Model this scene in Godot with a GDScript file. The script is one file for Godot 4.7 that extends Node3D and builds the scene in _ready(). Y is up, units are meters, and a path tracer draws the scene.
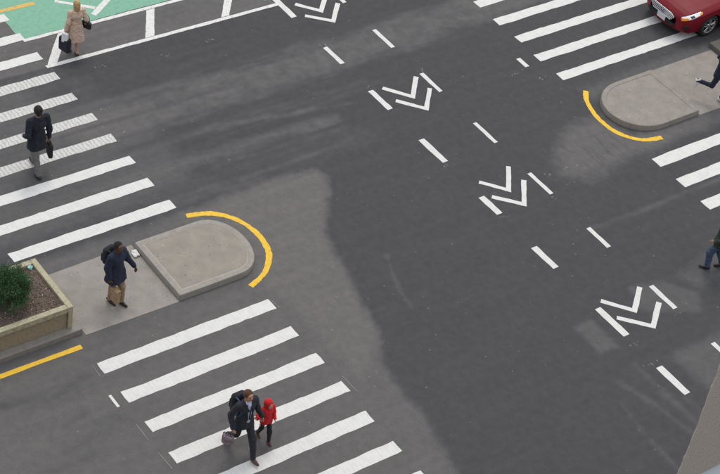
extends Node3D

# Survey grid to metres: positions on the street were measured on a grid of 1.12 m, with its origin in the middle of the junction.
const S := 1.12
const KERB := 0.155

var rng := RandomNumberGenerator.new()
var warp := FastNoiseLite.new()
var used := {}
var M := {}


# ------------------------------------------------------------------ helpers
func g(x: float, z: float, y := 0.0) -> Vector3:
	return Vector3(x * S, y, z * S)


func lin(r: float, gr: float, b: float) -> Color:
	return Color(r, gr, b).linear_to_srgb()


func numbered(called: String) -> String:
	var n: int = used.get(called, 0)
	used[called] = n + 1
	return called if n == 0 else "%s_%03d" % [called, n]


func thing(called: String, label: String, category: String, at := Vector3.ZERO, turn := 0.0, group := "", kind := "") -> Node3D:
	var o := Node3D.new()
	o.name = numbered(called)
	add_child(o)
	o.position = at
	o.rotation.y = turn
	tag(o, label, category, group, kind)
	return o


func tag(o: Node, label: String, category := "", group := "", kind := "") -> void:
	if label: o.set_meta("label", label)
	if category: o.set_meta("category", category)
	if group: o.set_meta("group", group)
	if kind: o.set_meta("kind", kind)


func obj(called: String, mesh: Mesh, m: Material, parent: Node = self) -> MeshInstance3D:
	var o := MeshInstance3D.new()
	o.name = numbered(called) if parent == self else called
	o.mesh = mesh
	o.material_override = m
	parent.add_child(o, true)
	return o


func tool() -> SurfaceTool:
	var st := SurfaceTool.new()
	st.begin(Mesh.PRIMITIVE_TRIANGLES)
	return st


func done(st: SurfaceTool) -> ArrayMesh:
	st.generate_normals()
	return st.commit()


func quad(st: SurfaceTool, a: Vector3, b: Vector3, c: Vector3, d: Vector3) -> void:
	# a b c d clockwise as seen from outside
	for p in [a, b, c, a, c, d]:
		st.add_vertex(p)


func flat() -> int:
	return -1


func arrays_mesh(v: PackedVector3Array, n: PackedVector3Array, idx: PackedInt32Array, cols := PackedColorArray()) -> ArrayMesh:
	var arr := []
	arr.resize(Mesh.ARRAY_MAX)
	arr[Mesh.ARRAY_VERTEX] = v
	arr[Mesh.ARRAY_NORMAL] = n
	arr[Mesh.ARRAY_INDEX] = idx
	if cols.size():
		arr[Mesh.ARRAY_COLOR] = cols
	var m := ArrayMesh.new()
	m.add_surface_from_arrays(Mesh.PRIMITIVE_TRIANGLES, arr)
	return m


# A box with rounded edges.
func rbox(size: Vector3, r: float, n := 3, wob := 0.0) -> ArrayMesh:
	var v := PackedVector3Array()
	var nn := PackedVector3Array()
	var idx := PackedInt32Array()
	var h := size * 0.5
	r = minf(r, minf(h.x, minf(h.y, h.z)) * 0.98)
	var core := h - Vector3.ONE * r
	var steps := []   # positions along an edge: the rounded ends and the flat middle
	for i in n + 1:
		steps.append([-1.0, -cos(PI / 2.0 * i / n)])
	for i in n + 1:
		steps.append([1.0, sin(PI / 2.0 * i / n)])
	var axes := [[Vector3.RIGHT, Vector3.UP, Vector3.BACK], [Vector3.LEFT, Vector3.UP, Vector3.FORWARD], [Vector3.UP, Vector3.BACK, Vector3.RIGHT], [Vector3.DOWN, Vector3.BACK, Vector3.LEFT], [Vector3.BACK, Vector3.RIGHT, Vector3.UP], [Vector3.FORWARD, Vector3.RIGHT, Vector3.DOWN]]
	for ax in axes:
		var w: Vector3 = ax[0]
		var u: Vector3 = ax[1]
		var t: Vector3 = ax[2]
		var first := v.size()
		var k := steps.size()
		for a in steps:
			for b in steps:
				var ca: Vector3 = (w + u * float(a[0]) + t * float(b[0])) * core
				var dirv: Vector3 = (w + u * tan(asin(float(a[1])) * 0.5 * 1.0) * 1.0 + t * tan(asin(float(b[1])) * 0.5)).normalized()
				dirv = (w * 1.0 + u * tan(asin(float(a[1])) * 0.5) * 1.0 + t * tan(asin(float(b[1])) * 0.5)).normalized()
				var p := ca + dirv * r
				if wob > 0.0:
					p += dirv * warp.get_noise_3dv(p * 40.0) * wob
				v.append(p)
				nn.append(dirv)
		for i in k - 1:
			for j in k - 1:
				var q := first + i * k + j
				idx.append_array([q, q + 1, q + k, q + 1, q + k + 1, q + k])
	return arrays_mesh(v, nn, fixwind(v, nn, idx))


func fixwind(v: PackedVector3Array, n: PackedVector3Array, idx: PackedInt32Array) -> PackedInt32Array:
	for i in range(0, idx.size(), 3):
		var a := v[idx[i]]
		var f := (v[idx[i + 2]] - a).cross(v[idx[i + 1]] - a)
		if f.dot(n[idx[i]] + n[idx[i + 1]] + n[idx[i + 2]]) < 0.0:
			var t := idx[i + 1]
			idx[i + 1] = idx[i + 2]
			idx[i + 2] = t
	return idx


# A tube along points.
func tube(pts: Array, r: float, sides := 8, r_end := -1.0) -> ArrayMesh:
	var v := PackedVector3Array()
	var nn := PackedVector3Array()
	var idx := PackedInt32Array()
	if r_end < 0.0: r_end = r
	for i in pts.size():
		var p: Vector3 = pts[i]
		var a: Vector3 = pts[maxi(i - 1, 0)]
		var b: Vector3 = pts[mini(i + 1, pts.size() - 1)]
		var d := (b - a).normalized()
		var u := d.cross(Vector3(0.31, 0.83, 0.47)).normalized()
		var w := d.cross(u)
		var rr := lerpf(r, r_end, float(i) / maxf(1.0, pts.size() - 1.0))
		for s in sides:
			var an := TAU * s / sides
			var o := u * cos(an) + w * sin(an)
			v.append(p + o * rr)
			nn.append(o)
	for i in pts.size() - 1:
		for s in sides:
			var a := i * sides + s
			var b := i * sides + (s + 1) % sides
			idx.append_array([a, b, a + sides, b, b + sides, a + sides])
	for e in 2:
		var first := 0 if e == 0 else (pts.size() - 1) * sides
		for s in range(1, sides - 1):
			idx.append_array([first, first + s, first + s + 1])
	return arrays_mesh(v, nn, fixwind(v, nn, idx))


# A lathed shape round the x axis; profile is (x, radius).
func lathe_x(profile: Array, sides := 32) -> ArrayMesh:
	var st := tool()
	for i in profile.size() - 1:
		var a: Vector2 = profile[i]
		var b: Vector2 = profile[i + 1]
		for s in sides:
			var t0 := TAU * s / sides
			var t1 := TAU * (s + 1) / sides
			var p0 := Vector3(a.x, a.y * cos(t0), a.y * sin(t0))
			var p1 := Vector3(b.x, b.y * cos(t0), b.y * sin(t0))
			var p2 := Vector3(b.x, b.y * cos(t1), b.y * sin(t1))
			var p3 := Vector3(a.x, a.y * cos(t1), a.y * sin(t1))
			quad(st, p0, p1, p2, p3)
	return done(st)


# A flat slab with an outline in x and z, from y0 up to y1.
func slab(poly: PackedVector2Array, y0: float, y1: float) -> ArrayMesh:
	var st := tool()
	st.set_smooth_group(-1)
	var tri := Geometry2D.triangulate_polygon(poly)
	for i in range(0, tri.size(), 3):
		var a := poly[tri[i]]
		var b := poly[tri[i + 1]]
		var c := poly[tri[i + 2]]
		if (b - a).cross(c - a) < 0.0:
			var t := b
			b = c
			c = t
		for p in [a, b, c]:
			st.add_vertex(Vector3(p.x, y1, p.y))
	var area := 0.0
	for i in poly.size():
		area += poly[i].cross(poly[(i + 1) % poly.size()])
	for i in poly.size():
		var p := poly[i]
		var q := poly[(i + 1) % poly.size()]
		if area > 0.0:
			var t := p
			p = q
			q = t
		quad(st, Vector3(p.x, y1, p.y), Vector3(q.x, y1, q.y), Vector3(q.x, y0, q.y), Vector3(p.x, y0, p.y))
	return done(st)


# A painted mark: an outline on the survey grid with slightly uneven edges.
func painted(pts: Array, lift := 0.006, rough := 0.008) -> ArrayMesh:
	var out := PackedVector2Array()
	for i in pts.size():
		var a: Vector2 = pts[i] * S
		var b: Vector2 = pts[(i + 1) % pts.size()] * S
		var n := maxi(1, int(a.distance_to(b) / 0.13))
		var across := (b - a).normalized().orthogonal()
		for k in n:
			var p := a.lerp(b, float(k) / n)
			p += across * (warp.get_noise_2d(p.x * 90.0, p.y * 90.0) * rough * 1.2 + pow(rng.randf_range(-1.0, 1.0), 3.0) * rough * 0.8)
			out.append(p)
	return slab(out, 0.0005, lift)


func strip(a: Vector2, b: Vector2, w: float) -> Array:
	var o := (b - a).normalized().orthogonal() * w * 0.5
	return [a + o, b + o, b - o, a - o]


# ------------------------------------------------------------------ materials
func mat(c: Color, rough := 0.8, metal := 0.0) -> StandardMaterial3D:
	var m := StandardMaterial3D.new()
	m.albedo_color = c.linear_to_srgb()
	m.roughness = rough
	m.metallic = metal
	return m


func ntex(seed_: int, freq: float, cols: Array, size := 256, kind := FastNoiseLite.TYPE_SIMPLEX, octaves := 4, stops: Array = []) -> NoiseTexture2D:
	var n := FastNoiseLite.new()
	n.seed = seed_
	n.noise_type = kind
	n.frequency = freq
	n.fractal_octaves = octaves
	var t := NoiseTexture2D.new()
	t.width = size
	t.height = size
	t.seamless = true
	t.noise = n
	var ramp := Gradient.new()
	var o := PackedFloat32Array()
	var cc := PackedColorArray()
	for i in cols.size():
		o.append(stops[i] if stops.size() else float(i) / (cols.size() - 1))
		cc.append((cols[i] as Color).linear_to_srgb())
	ramp.offsets = o
	ramp.colors = cc
	t.color_ramp = ramp
	return t


# A material whose colour comes from noise laid on in world space, per metres.
func nmat(seed_: int, metres: float, freq: float, cols: Array, rough := 0.85, stops: Array = [], world := true, size := 256, octaves := 4) -> StandardMaterial3D:
	var m := StandardMaterial3D.new()
	m.albedo_texture = ntex(seed_, freq, cols, size, FastNoiseLite.TYPE_SIMPLEX, octaves, stops)
	m.uv1_triplanar = true
	m.uv1_world_triplanar = world
	m.uv1_scale = Vector3.ONE / metres
	m.roughness = rough
	return m


func cloth(seed_: int, c: Color, vary := 0.22, sheen := 0.1) -> StandardMaterial3D:
	var m := nmat(seed_, 0.35, 0.03, [c * (1.0 - vary), c, c * (1.0 + vary)], 0.92, [], false, 128)
	m.rim_enabled = true
	m.rim = sheen
	m.rim_tint = 0.6
	return m


func grain_image(size: int, seed_: int, low: float, high: float, fleck: float) -> ImageTexture:
	# a fine mineral grain with a few pale stones, as a multiplier
	var fine := FastNoiseLite.new()
	fine.seed = seed_
	fine.frequency = 0.13
	fine.fractal_octaves = 3
	var src := fine.get_seamless_image(size, size)
	var coarse := FastNoiseLite.new()
	coarse.seed = seed_ + 1
	coarse.frequency = 0.012
	var src2 := coarse.get_seamless_image(size, size)
	var a := src.get_data()
	var b := src2.get_data()
	var bytes := PackedByteArray()
	bytes.resize(size * size * 3)
	var r := RandomNumberGenerator.new()
	r.seed = seed_
	for i in size * size:
		var t := a[i] / 255.0 * 0.6 + b[i] / 255.0 * 0.2 + r.randf() * 0.2
		var x := lerpf(low, high, t)
		if r.randf() < fleck:
			x = minf(1.0, x * 1.25)
		var y := int(clampf(pow(x, 1.0 / 2.2), 0.0, 1.0) * 255.0)
		bytes[i * 3] = y
		bytes[i * 3 + 1] = y
		bytes[i * 3 + 2] = y
	return ImageTexture.create_from_image(Image.create_from_data(size, size, false, Image.FORMAT_RGB8, bytes))


# The road's tone: dust and rubber left by traffic, worn patches, old scratches. Each entry is laid over the ones before it.
const MAP := 1536
const MAP_SIDE := 26.0
const MAP_X := -11.5
const MAP_Z := -13.0

func road_map() -> ImageTexture:
	var tone := PackedFloat32Array()
	tone.resize(MAP * MAP)
	tone.fill(0.05)
	var cell := MAP_SIDE / MAP
	var edge := FastNoiseLite.new()
	edge.seed = 5
	edge.frequency = 0.9
	edge.fractal_octaves = 4
	var along := FastNoiseLite.new()
	along.seed = 11
	along.frequency = 1.0
	along.fractal_octaves = 3
	# polygons: points, tone, softness, strength
	var areas := [
		# dusty asphalt left of the turning traffic
		[[Vector2(-14, -2.2), Vector2(-2.6, -2.22), Vector2(-0.2, -2.28), Vector2(0.42, -2.12), Vector2(0.42, -1.8), Vector2(0.02, -1.2), Vector2(-0.55, -0.5), Vector2(-0.76, 0.05), Vector2(-0.94, 0.8), Vector2(-1.16, 1.8), Vector2(-1.38, 2.5), Vector2(-1.72, 3.2), Vector2(-1.85, 4.0), Vector2(-1.83, 4.5), Vector2(-2.0, 5.3), Vector2(-2.2, 6.2), Vector2(-2.5, 9.0), Vector2(-14, 9.0)], 0.09, 0.15, 0.95],
		[[Vector2(-2.9, -2.22), Vector2(-0.2, -2.28), Vector2(0.42, -2.12), Vector2(0.42, -1.8), Vector2(0.02, -1.2), Vector2(-0.55, -0.5), Vector2(-0.76, 0.05), Vector2(-0.94, 0.8), Vector2(-1.16, 1.8), Vector2(-1.38, 2.5), Vector2(-2.3, 3.3), Vector2(-2.4, 0.6)], 0.102, 0.16, 0.9],
		# beyond the white line
		[[Vector2(-14, -7.62), Vector2(3.0, -7.62), Vector2(3.0, -18), Vector2(-14, -18)], 0.094, 0.05, 0.9],
		# by the far island's nose
		[[Vector2(7.35, 0.5), Vector2(6.7, 0.62), Vector2(5.6, 0.72), Vector2(5.1, 0.35), Vector2(5.6, -0.42), Vector2(6.5, -0.95), Vector2(7.2, -0.9), Vector2(7.6, -0.1), Vector2(8.6, 0.2), Vector2(8.2, 0.45)], 0.094, 0.3, 0.9],
		[[Vector2(2.3, 4.1), Vector2(2.75, 4.1), Vector2(2.75, 4.95), Vector2(2.3, 4.9)], 0.086, 0.1, 0.8],
		[[Vector2(4.1, 3.75), Vector2(4.9, 3.9), Vector2(5.3, 4.5), Vector2(5.0, 4.95), Vector2(3.9, 4.4)], 0.082, 0.12, 0.75],
		[[Vector2(5.2, 3.9), Vector2(6.4, 3.7), Vector2(6.7, 4.3), Vector2(5.5, 4.5)], 0.08, 0.15, 0.7],
		[[Vector2(3.5, 5.6), Vector2(5.2, 5.6), Vector2(5.2, 7.4), Vector2(3.6, 6.6)], 0.085, 0.14, 0.8],
		# worn apron in front of the left crosswalk
		[[Vector2(-14, -7.4), Vector2(-2.6, -7.4), Vector2(-1.9, -5.0), Vector2(-2.2, -2.9), Vector2(-14, -2.5)], 0.08, 0.3, 0.75],
		[[Vector2(7.6, -1.9), Vector2(18, -1.9), Vector2(18, -1.4), Vector2(7.6, -1.4)], 0.095, 0.2, 0.7],
		[[Vector2(7.6, 0.0), Vector2(18, 0.0), Vector2(18, 0.55), Vector2(7.6, 0.5)], 0.095, 0.15, 0.8],
	]
	# strokes: points, half width, softness, tone, strength
	var strokes := [
		[[Vector2(-3.2, -5.3), Vector2(2.0, -5.35), Vector2(9.0, -5.5)], 0.5, 0.28, 0.098, 0.85],
		[[Vector2(-3.2, -6.75), Vector2(-2.0, -6.75), Vector2(3.0, -6.7)], 0.6, 0.25, 0.049, 0.85],
		[[Vector2(-3.4, -3.55), Vector2(-0.4, -3.54), Vector2(1.0, -3.5), Vector2(1.8, -3.4)], 0.12, 0.13, 0.1, 0.85],
		[[Vector2(-3.2, -4.35), Vector2(-1.0, -4.3), Vector2(1.0, -4.3)], 0.12, 0.2, 0.062, 0.7],
		[[Vector2(0.4, -4.02), Vector2(1.2, -3.95), Vector2(2.4, -3.72)], 0.05, 0.08, 0.092, 0.7],
		[[Vector2(-2.8, -2.72), Vector2(0.4, -2.68), Vector2(2.0, -2.7)], 0.3, 0.16, 0.06, 0.85],
		[[Vector2(0.18, 0.69), Vector2(-0.07, 1.23), Vector2(-0.22, 1.7), Vector2(-0.28, 2.15)], 0.03, 0.06, 0.095, 0.55],
		[[Vector2(4.58, 1.98), Vector2(5.98, 2.02), Vector2(7.5, 2.0), Vector2(9.0, 2.02)], 0.04, 0.1, 0.088, 0.6],
		[[Vector2(2.1, 5.7), Vector2(2.35, 6.6), Vector2(2.5, 7.6)], 0.05, 0.08, 0.09, 0.6],
		[[Vector2(1.75, 6.1), Vector2(1.62, 7.0), Vector2(1.6, 8.0)], 0.03, 0.08, 0.085, 0.6],
		[[Vector2(2.7, 5.5), Vector2(2.7, 6.4), Vector2(2.75, 7.6)], 0.06, 0.1, 0.088, 0.55],
		[[Vector2(3.0, 6.6), Vector2(3.0, 7.5)], 0.06, 0.08, 0.082, 0.5],
		[[Vector2(-8.4, 0.85), Vector2(-7.4, 1.02), Vector2(-6.9, 0.85)], 0.12, 0.2, 0.058, 0.8],
		[[Vector2(-7.7, 1.75), Vector2(-7.2, 1.62)], 0.06, 0.1, 0.058, 0.7],
		[[Vector2(-8.0, 2.3), Vector2(-7.3, 2.2), Vector2(-6.8, 2.05)], 0.05, 0.12, 0.066, 0.7],
		[[Vector2(-8.6, 2.6), Vector2(-7.6, 2.5)], 0.06, 0.14, 0.066, 0.6],
		[[Vector2(-10, -0.0), Vector2(-6.2, 0.0), Vector2(-4.3, 0.05), Vector2(-2.6, 0.05)], 0.05, 0.08, 0.07, 0.5],
	]
	# tyre streaks along the avenue, most of them where the lanes run up to the junction
	var sr := RandomNumberGenerator.new()
	sr.seed = 640
	for k in 46:
		var z := sr.randf_range(-6.1, -2.35)
		var x := sr.randf_range(-4.5, 1.2)
		var l := sr.randf_range(1.2, 4.5)
		strokes.append([[Vector2(x, z), Vector2(x + l * 0.5, z + sr.randf_range(-0.06, 0.06)), Vector2(x + l, z + sr.randf_range(-0.16, 0.12))], sr.randf_range(0.015, 0.07), sr.randf_range(0.05, 0.14), 0.1 if sr.randf() < 0.55 else 0.05, sr.randf_range(0.2, 0.5)])
	for k in 26:
		var z := sr.randf_range(0.3, 6.0)
		var x := sr.randf_range(-10.5, -3.5)
		var l := sr.randf_range(0.8, 3.0)
		strokes.append([[Vector2(x, z), Vector2(x + l, z + sr.randf_range(-0.1, 0.1))], sr.randf_range(0.015, 0.06), sr.randf_range(0.06, 0.14), 0.1 if sr.randf() < 0.45 else 0.068, sr.randf_range(0.15, 0.45)])
	for k in areas:
		var poly := PackedVector2Array(k[0])
		var soft: float = k[2]
		var lo := Vector2(1e9, 1e9)
		var hi := -lo
		for p in poly:
			lo = lo.min(p)
			hi = hi.max(p)
		var i0 := clampi(int((lo.x - soft - MAP_X) / cell), 0, MAP - 1)
		var i1 := clampi(int((hi.x + soft - MAP_X) / cell), 0, MAP - 1)
		var j0 := clampi(int((lo.y - soft - MAP_Z) / cell), 0, MAP - 1)
		var j1 := clampi(int((hi.y + soft - MAP_Z) / cell), 0, MAP - 1)
		var value: float = k[1]
		var strength: float = k[3]
		var n := poly.size()
		for j in range(j0, j1 + 1):
			var y := MAP_Z + (j + 0.5) * cell
			# where this row crosses the outline
			for i in range(i0, i1 + 1):
				var x := MAP_X + (i + 0.5) * cell
				if x < -10.5 or y > 8.9 or y < -11.5:
					tone[j * MAP + i] = lerpf(tone[j * MAP + i], value, strength) if Geometry2D.is_point_in_polygon(Vector2(x, y), poly) else tone[j * MAP + i]
					continue
				var p := Vector2(x, y)
				var d := 1e9
				for e in n:
					var q := Geometry2D.get_closest_point_to_segment(p, poly[e], poly[(e + 1) % n])
					d = minf(d, p.distance_squared_to(q))
				d = sqrt(d)
				if Geometry2D.is_point_in_polygon(p, poly):
					d = -d
				d += edge.get_noise_2d(x, y) * soft * 0.45 + edge.get_noise_2d(x * 4.0, y * 4.0) * soft * 0.35
				var a := strength * (1.0 - smoothstep(-soft, soft, d))
				tone[j * MAP + i] = lerpf(tone[j * MAP + i], value, a)
	for k in strokes:
		var pts: Array = k[0]
		var half: float = k[1]
		var soft: float = k[2]
		var lo := Vector2(1e9, 1e9)
		var hi := -lo
		for p in pts:
			lo = lo.min(p)
			hi = hi.max(p)
		lo -= Vector2.ONE * (half + soft * 2.0)
		hi += Vector2.ONE * (half + soft * 2.0)
		var i0 := clampi(int((lo.x - MAP_X) / cell), 0, MAP - 1)
		var i1 := clampi(int((hi.x - MAP_X) / cell), 0, MAP - 1)
		var j0 := clampi(int((lo.y - MAP_Z) / cell), 0, MAP - 1)
		var j1 := clampi(int((hi.y - MAP_Z) / cell), 0, MAP - 1)
		for j in range(j0, j1 + 1):
			for i in range(i0, i1 + 1):
				var p := Vector2(MAP_X + (i + 0.5) * cell, MAP_Z + (j + 0.5) * cell)
				var d := 1e9
				for e in pts.size() - 1:
					d = minf(d, p.distance_to(Geometry2D.get_closest_point_to_segment(p, pts[e], pts[e + 1])))
				d += edge.get_noise_2d(p.x * 0.7, p.y * 3.0) * soft * 0.9
				var a: float = float(k[4]) * (1.0 - smoothstep(half - soft, half + soft, d))
				a *= 0.75 + 0.5 * edge.get_noise_2d(p.x * 2.0 + 50.0, p.y * 2.0)
				tone[j * MAP + i] = lerpf(tone[j * MAP + i], float(k[3]), clampf(a, 0.0, 1.0))
	# traffic streaks along the avenue, mottling
	for j in MAP:
		var y := MAP_Z + (j + 0.5) * cell
		for i in MAP:
			var x := MAP_X + (i + 0.5) * cell
			var s := along.get_noise_2d(x * 0.22, y * 3.2) * (0.13 if x < 1.0 and y < -2.0 else 0.07) + edge.get_noise_2d(x * 1.3, y * 1.3) * 0.05 + edge.get_noise_2d(x * 7.0, y * 7.0) * 0.04
			tone[j * MAP + i] *= 1.0 + s
	# skid marks by the far island
	var r := RandomNumberGenerator.new()
	r.seed = 77
	for k in 16:
		var a := Vector2(r.randf_range(5.4, 7.2), r.randf_range(-0.8, 0.5))
		var b := a + Vector2(r.randf_range(-0.08, 0.12), r.randf_range(0.3, 0.7))
		for t in 40:
			var p := a.lerp(b, t / 40.0)
			blot(tone, p, cell * 0.9, 0.06, 0.22)
	# chewing gum, grit and chips of paint
	for k in 1000:
		var p := Vector2(r.randf_range(-10, 14), r.randf_range(-11, 9))
		blot(tone, p, r.randf_range(0.003, 0.012), 0.3 if r.randf() < 0.6 else 0.06, r.randf_range(0.15, 0.5))
	# flecks of white paint beside the marks
	for c in [Vector2(3.1, -5.75), Vector2(3.1, -4.0), Vector2(4.6, -4.05), Vector2(3.1, -1.05), Vector2(3.1, 0.85), Vector2(4.5, 0.85), Vector2(3.1, 5.0), Vector2(3.05, 5.6), Vector2(4.55, 4.8), Vector2(-1.9, -7.2), Vector2(-0.4, -6.9), Vector2(0.8, -7.0), Vector2(-2.6, -5.0), Vector2(-2.6, -5.8), Vector2(7.0, -2.6), Vector2(6.6, -3.0), Vector2(5.2, 0.6), Vector2(5.5, 0.2), Vector2(4.9, 0.2)]:
		for k in 5:
			blot(tone, c + Vector2(r.randfn(0, 0.08), r.randfn(0, 0.035)), r.randf_range(0.002, 0.012), 0.42, r.randf_range(0.15, 0.6))
	var bytes := PackedByteArray()
	bytes.resize(MAP * MAP * 3)
	for i in MAP * MAP:
		var t := tone[i] * 1.6
		# dust is a little warmer than bare bitumen
		var warm := clampf((tone[i] - 0.054) / 0.05, 0.0, 1.0)
		bytes[i * 3] = int(pow(clampf(t * lerpf(0.98, 1.045, warm), 0, 1), 1.0 / 2.2) * 255.0)
		bytes[i * 3 + 1] = int(pow(clampf(t * lerpf(0.98, 0.995, warm), 0, 1), 1.0 / 2.2) * 255.0)
		bytes[i * 3 + 2] = int(pow(clampf(t * lerpf(1.05, 0.965, warm), 0, 1), 1.0 / 2.2) * 255.0)
	return ImageTexture.create_from_image(Image.create_from_data(MAP, MAP, false, Image.FORMAT_RGB8, bytes))


func blot(tone: PackedFloat32Array, p: Vector2, r: float, value: float, strength: float) -> void:
	var cell := MAP_SIDE / MAP
	var fx := (p.x - MAP_X) / cell
	var fy := (p.y - MAP_Z) / cell
	var rr := r / cell
	for j in range(int(fy - rr), int(fy + rr) + 1):
		for i in range(int(fx - rr), int(fx + rr) + 1):
			if i < 0 or j < 0 or i >= MAP or j >= MAP:
				continue
			var d := Vector2(i + 0.5 - fx, j + 0.5 - fy).length()
			var a := strength * clampf(rr + 0.7 - d, 0.0, 1.0)
			tone[j * MAP + i] = lerpf(tone[j * MAP + i], value, a)


# Concrete with gum spots and hairline stains.
func concrete_image(seed_: int, base: Color, spots: int) -> ImageTexture:
	var size := 512
	var n := FastNoiseLite.new()
	n.seed = seed_
	n.frequency = 0.01
	n.fractal_octaves = 5
	var src := n.get_seamless_image(size, size).get_data()
	var r := RandomNumberGenerator.new()
	r.seed = seed_
	var t := PackedFloat32Array()
	t.resize(size * size)
	for i in size * size:
		t[i] = 0.87 + 0.24 * src[i] / 255.0 + r.randf_range(-0.07, 0.07)
	for k in spots:
		var cx := r.randi_range(6, size - 7)
		var cy := r.randi_range(6, size - 7)
		var rad := r.randf_range(1.0, 3.6)
		var dark := r.randf_range(0.35, 0.75) if r.randf() < 0.8 else 1.5
		for j in range(-5, 6):
			for i in range(-5, 6):
				if Vector2(i, j).length() < rad * r.randf_range(0.85, 1.1):
					t[(cy + j) * size + cx + i] *= dark
	var bytes := PackedByteArray()
	bytes.resize(size * size * 3)
	for i in size * size:
		for c in 3:
			bytes[i * 3 + c] = int(pow(clampf(base[c] * t[i], 0, 1), 1.0 / 2.2) * 255.0)
	return ImageTexture.create_from_image(Image.create_from_data(size, size, false, Image.FORMAT_RGB8, bytes))


func tex_mat(t: Texture2D, metres: float, rough := 0.9) -> StandardMaterial3D:
	var m := StandardMaterial3D.new()
	m.albedo_texture = t
	m.uv1_triplanar = true
	m.uv1_world_triplanar = true
	m.uv1_scale = Vector3.ONE / metres
	m.roughness = rough
	return m


func make_materials() -> void:
	M.paint = nmat(3, 1.6, 0.012, [Color(0.6, 0.6, 0.59), Color(0.7, 0.7, 0.69), Color(0.73, 0.73, 0.72), Color(0.76, 0.76, 0.75)], 0.7, [0.0, 0.2, 0.6, 1.0], true, 512, 5)
	M.paint_old = nmat(8, 0.9, 0.02, [Color(0.28, 0.28, 0.275), Color(0.56, 0.56, 0.545), Color(0.68, 0.68, 0.66), Color(0.74, 0.74, 0.72)], 0.75, [0.0, 0.3, 0.55, 1.0], true, 512, 5)
	M.paint_line = nmat(9, 1.1, 0.02, [Color(0.34, 0.34, 0.33), Color(0.66, 0.66, 0.65), Color(0.72, 0.72, 0.71)], 0.75, [0.0, 0.3, 1.0], true, 512, 5)
	M.paint_faint = nmat(10, 0.5, 0.03, [Color(0.14, 0.14, 0.14), Color(0.3, 0.3, 0.295)], 0.8)
	M.yellow = nmat(12, 0.9, 0.02, [Color(0.5, 0.31, 0.04), Color(0.76, 0.47, 0.035), Color(0.8, 0.52, 0.045)], 0.75, [0.0, 0.26, 1.0])
	M.yellow_old = nmat(13, 0.7, 0.02, [Color(0.4, 0.3, 0.1), Color(0.62, 0.4, 0.1), Color(0.7, 0.46, 0.14)], 0.8, [0.0, 0.35, 1.0])
	M.green = nmat(15, 1.3, 0.015, [Color(0.165, 0.34, 0.25), Color(0.19, 0.4, 0.29), Color(0.215, 0.43, 0.32)], 0.85, [0.0, 0.35, 1.0], true, 512, 5)
	M.concrete = tex_mat(concrete_image(21, Color(0.285, 0.262, 0.225), 90), 2.3)
	M.pavement = tex_mat(concrete_image(22, Color(0.295, 0.274, 0.25), 150), 2.1)
	M.pavement_worn = tex_mat(concrete_image(23, Color(0.275, 0.252, 0.225), 240), 2.1)
	M.kerb = tex_mat(concrete_image(24, Color(0.31, 0.292, 0.26), 90), 1.1)
	M.kerb_dark = tex_mat(concrete_image(25, Color(0.26, 0.245, 0.225), 60), 1.1)
	M.kerb_darkest = tex_mat(concrete_image(27, Color(0.12, 0.112, 0.1), 60), 1.1)  # darker than the other kerbs, for the planter behind the runner
	M.joint = nmat(26, 0.3, 0.05, [Color(0.3, 0.29, 0.26), Color(0.62, 0.6, 0.55)], 0.9)
	M.beam = nmat(31, 0.7, 0.02, [Color(0.26, 0.235, 0.16), Color(0.4, 0.368, 0.255), Color(0.46, 0.425, 0.305)], 0.8, [0.0, 0.4, 1.0])
	M.panel = nmat(32, 0.6, 0.02, [Color(0.26, 0.215, 0.15), Color(0.32, 0.268, 0.19), Color(0.36, 0.305, 0.22)], 0.85, [0.0, 0.45, 1.0])
	M.soil = nmat(33, 0.35, 0.04, [Color(0.06, 0.042, 0.034), Color(0.13, 0.095, 0.078), Color(0.19, 0.145, 0.12)], 0.95)


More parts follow.
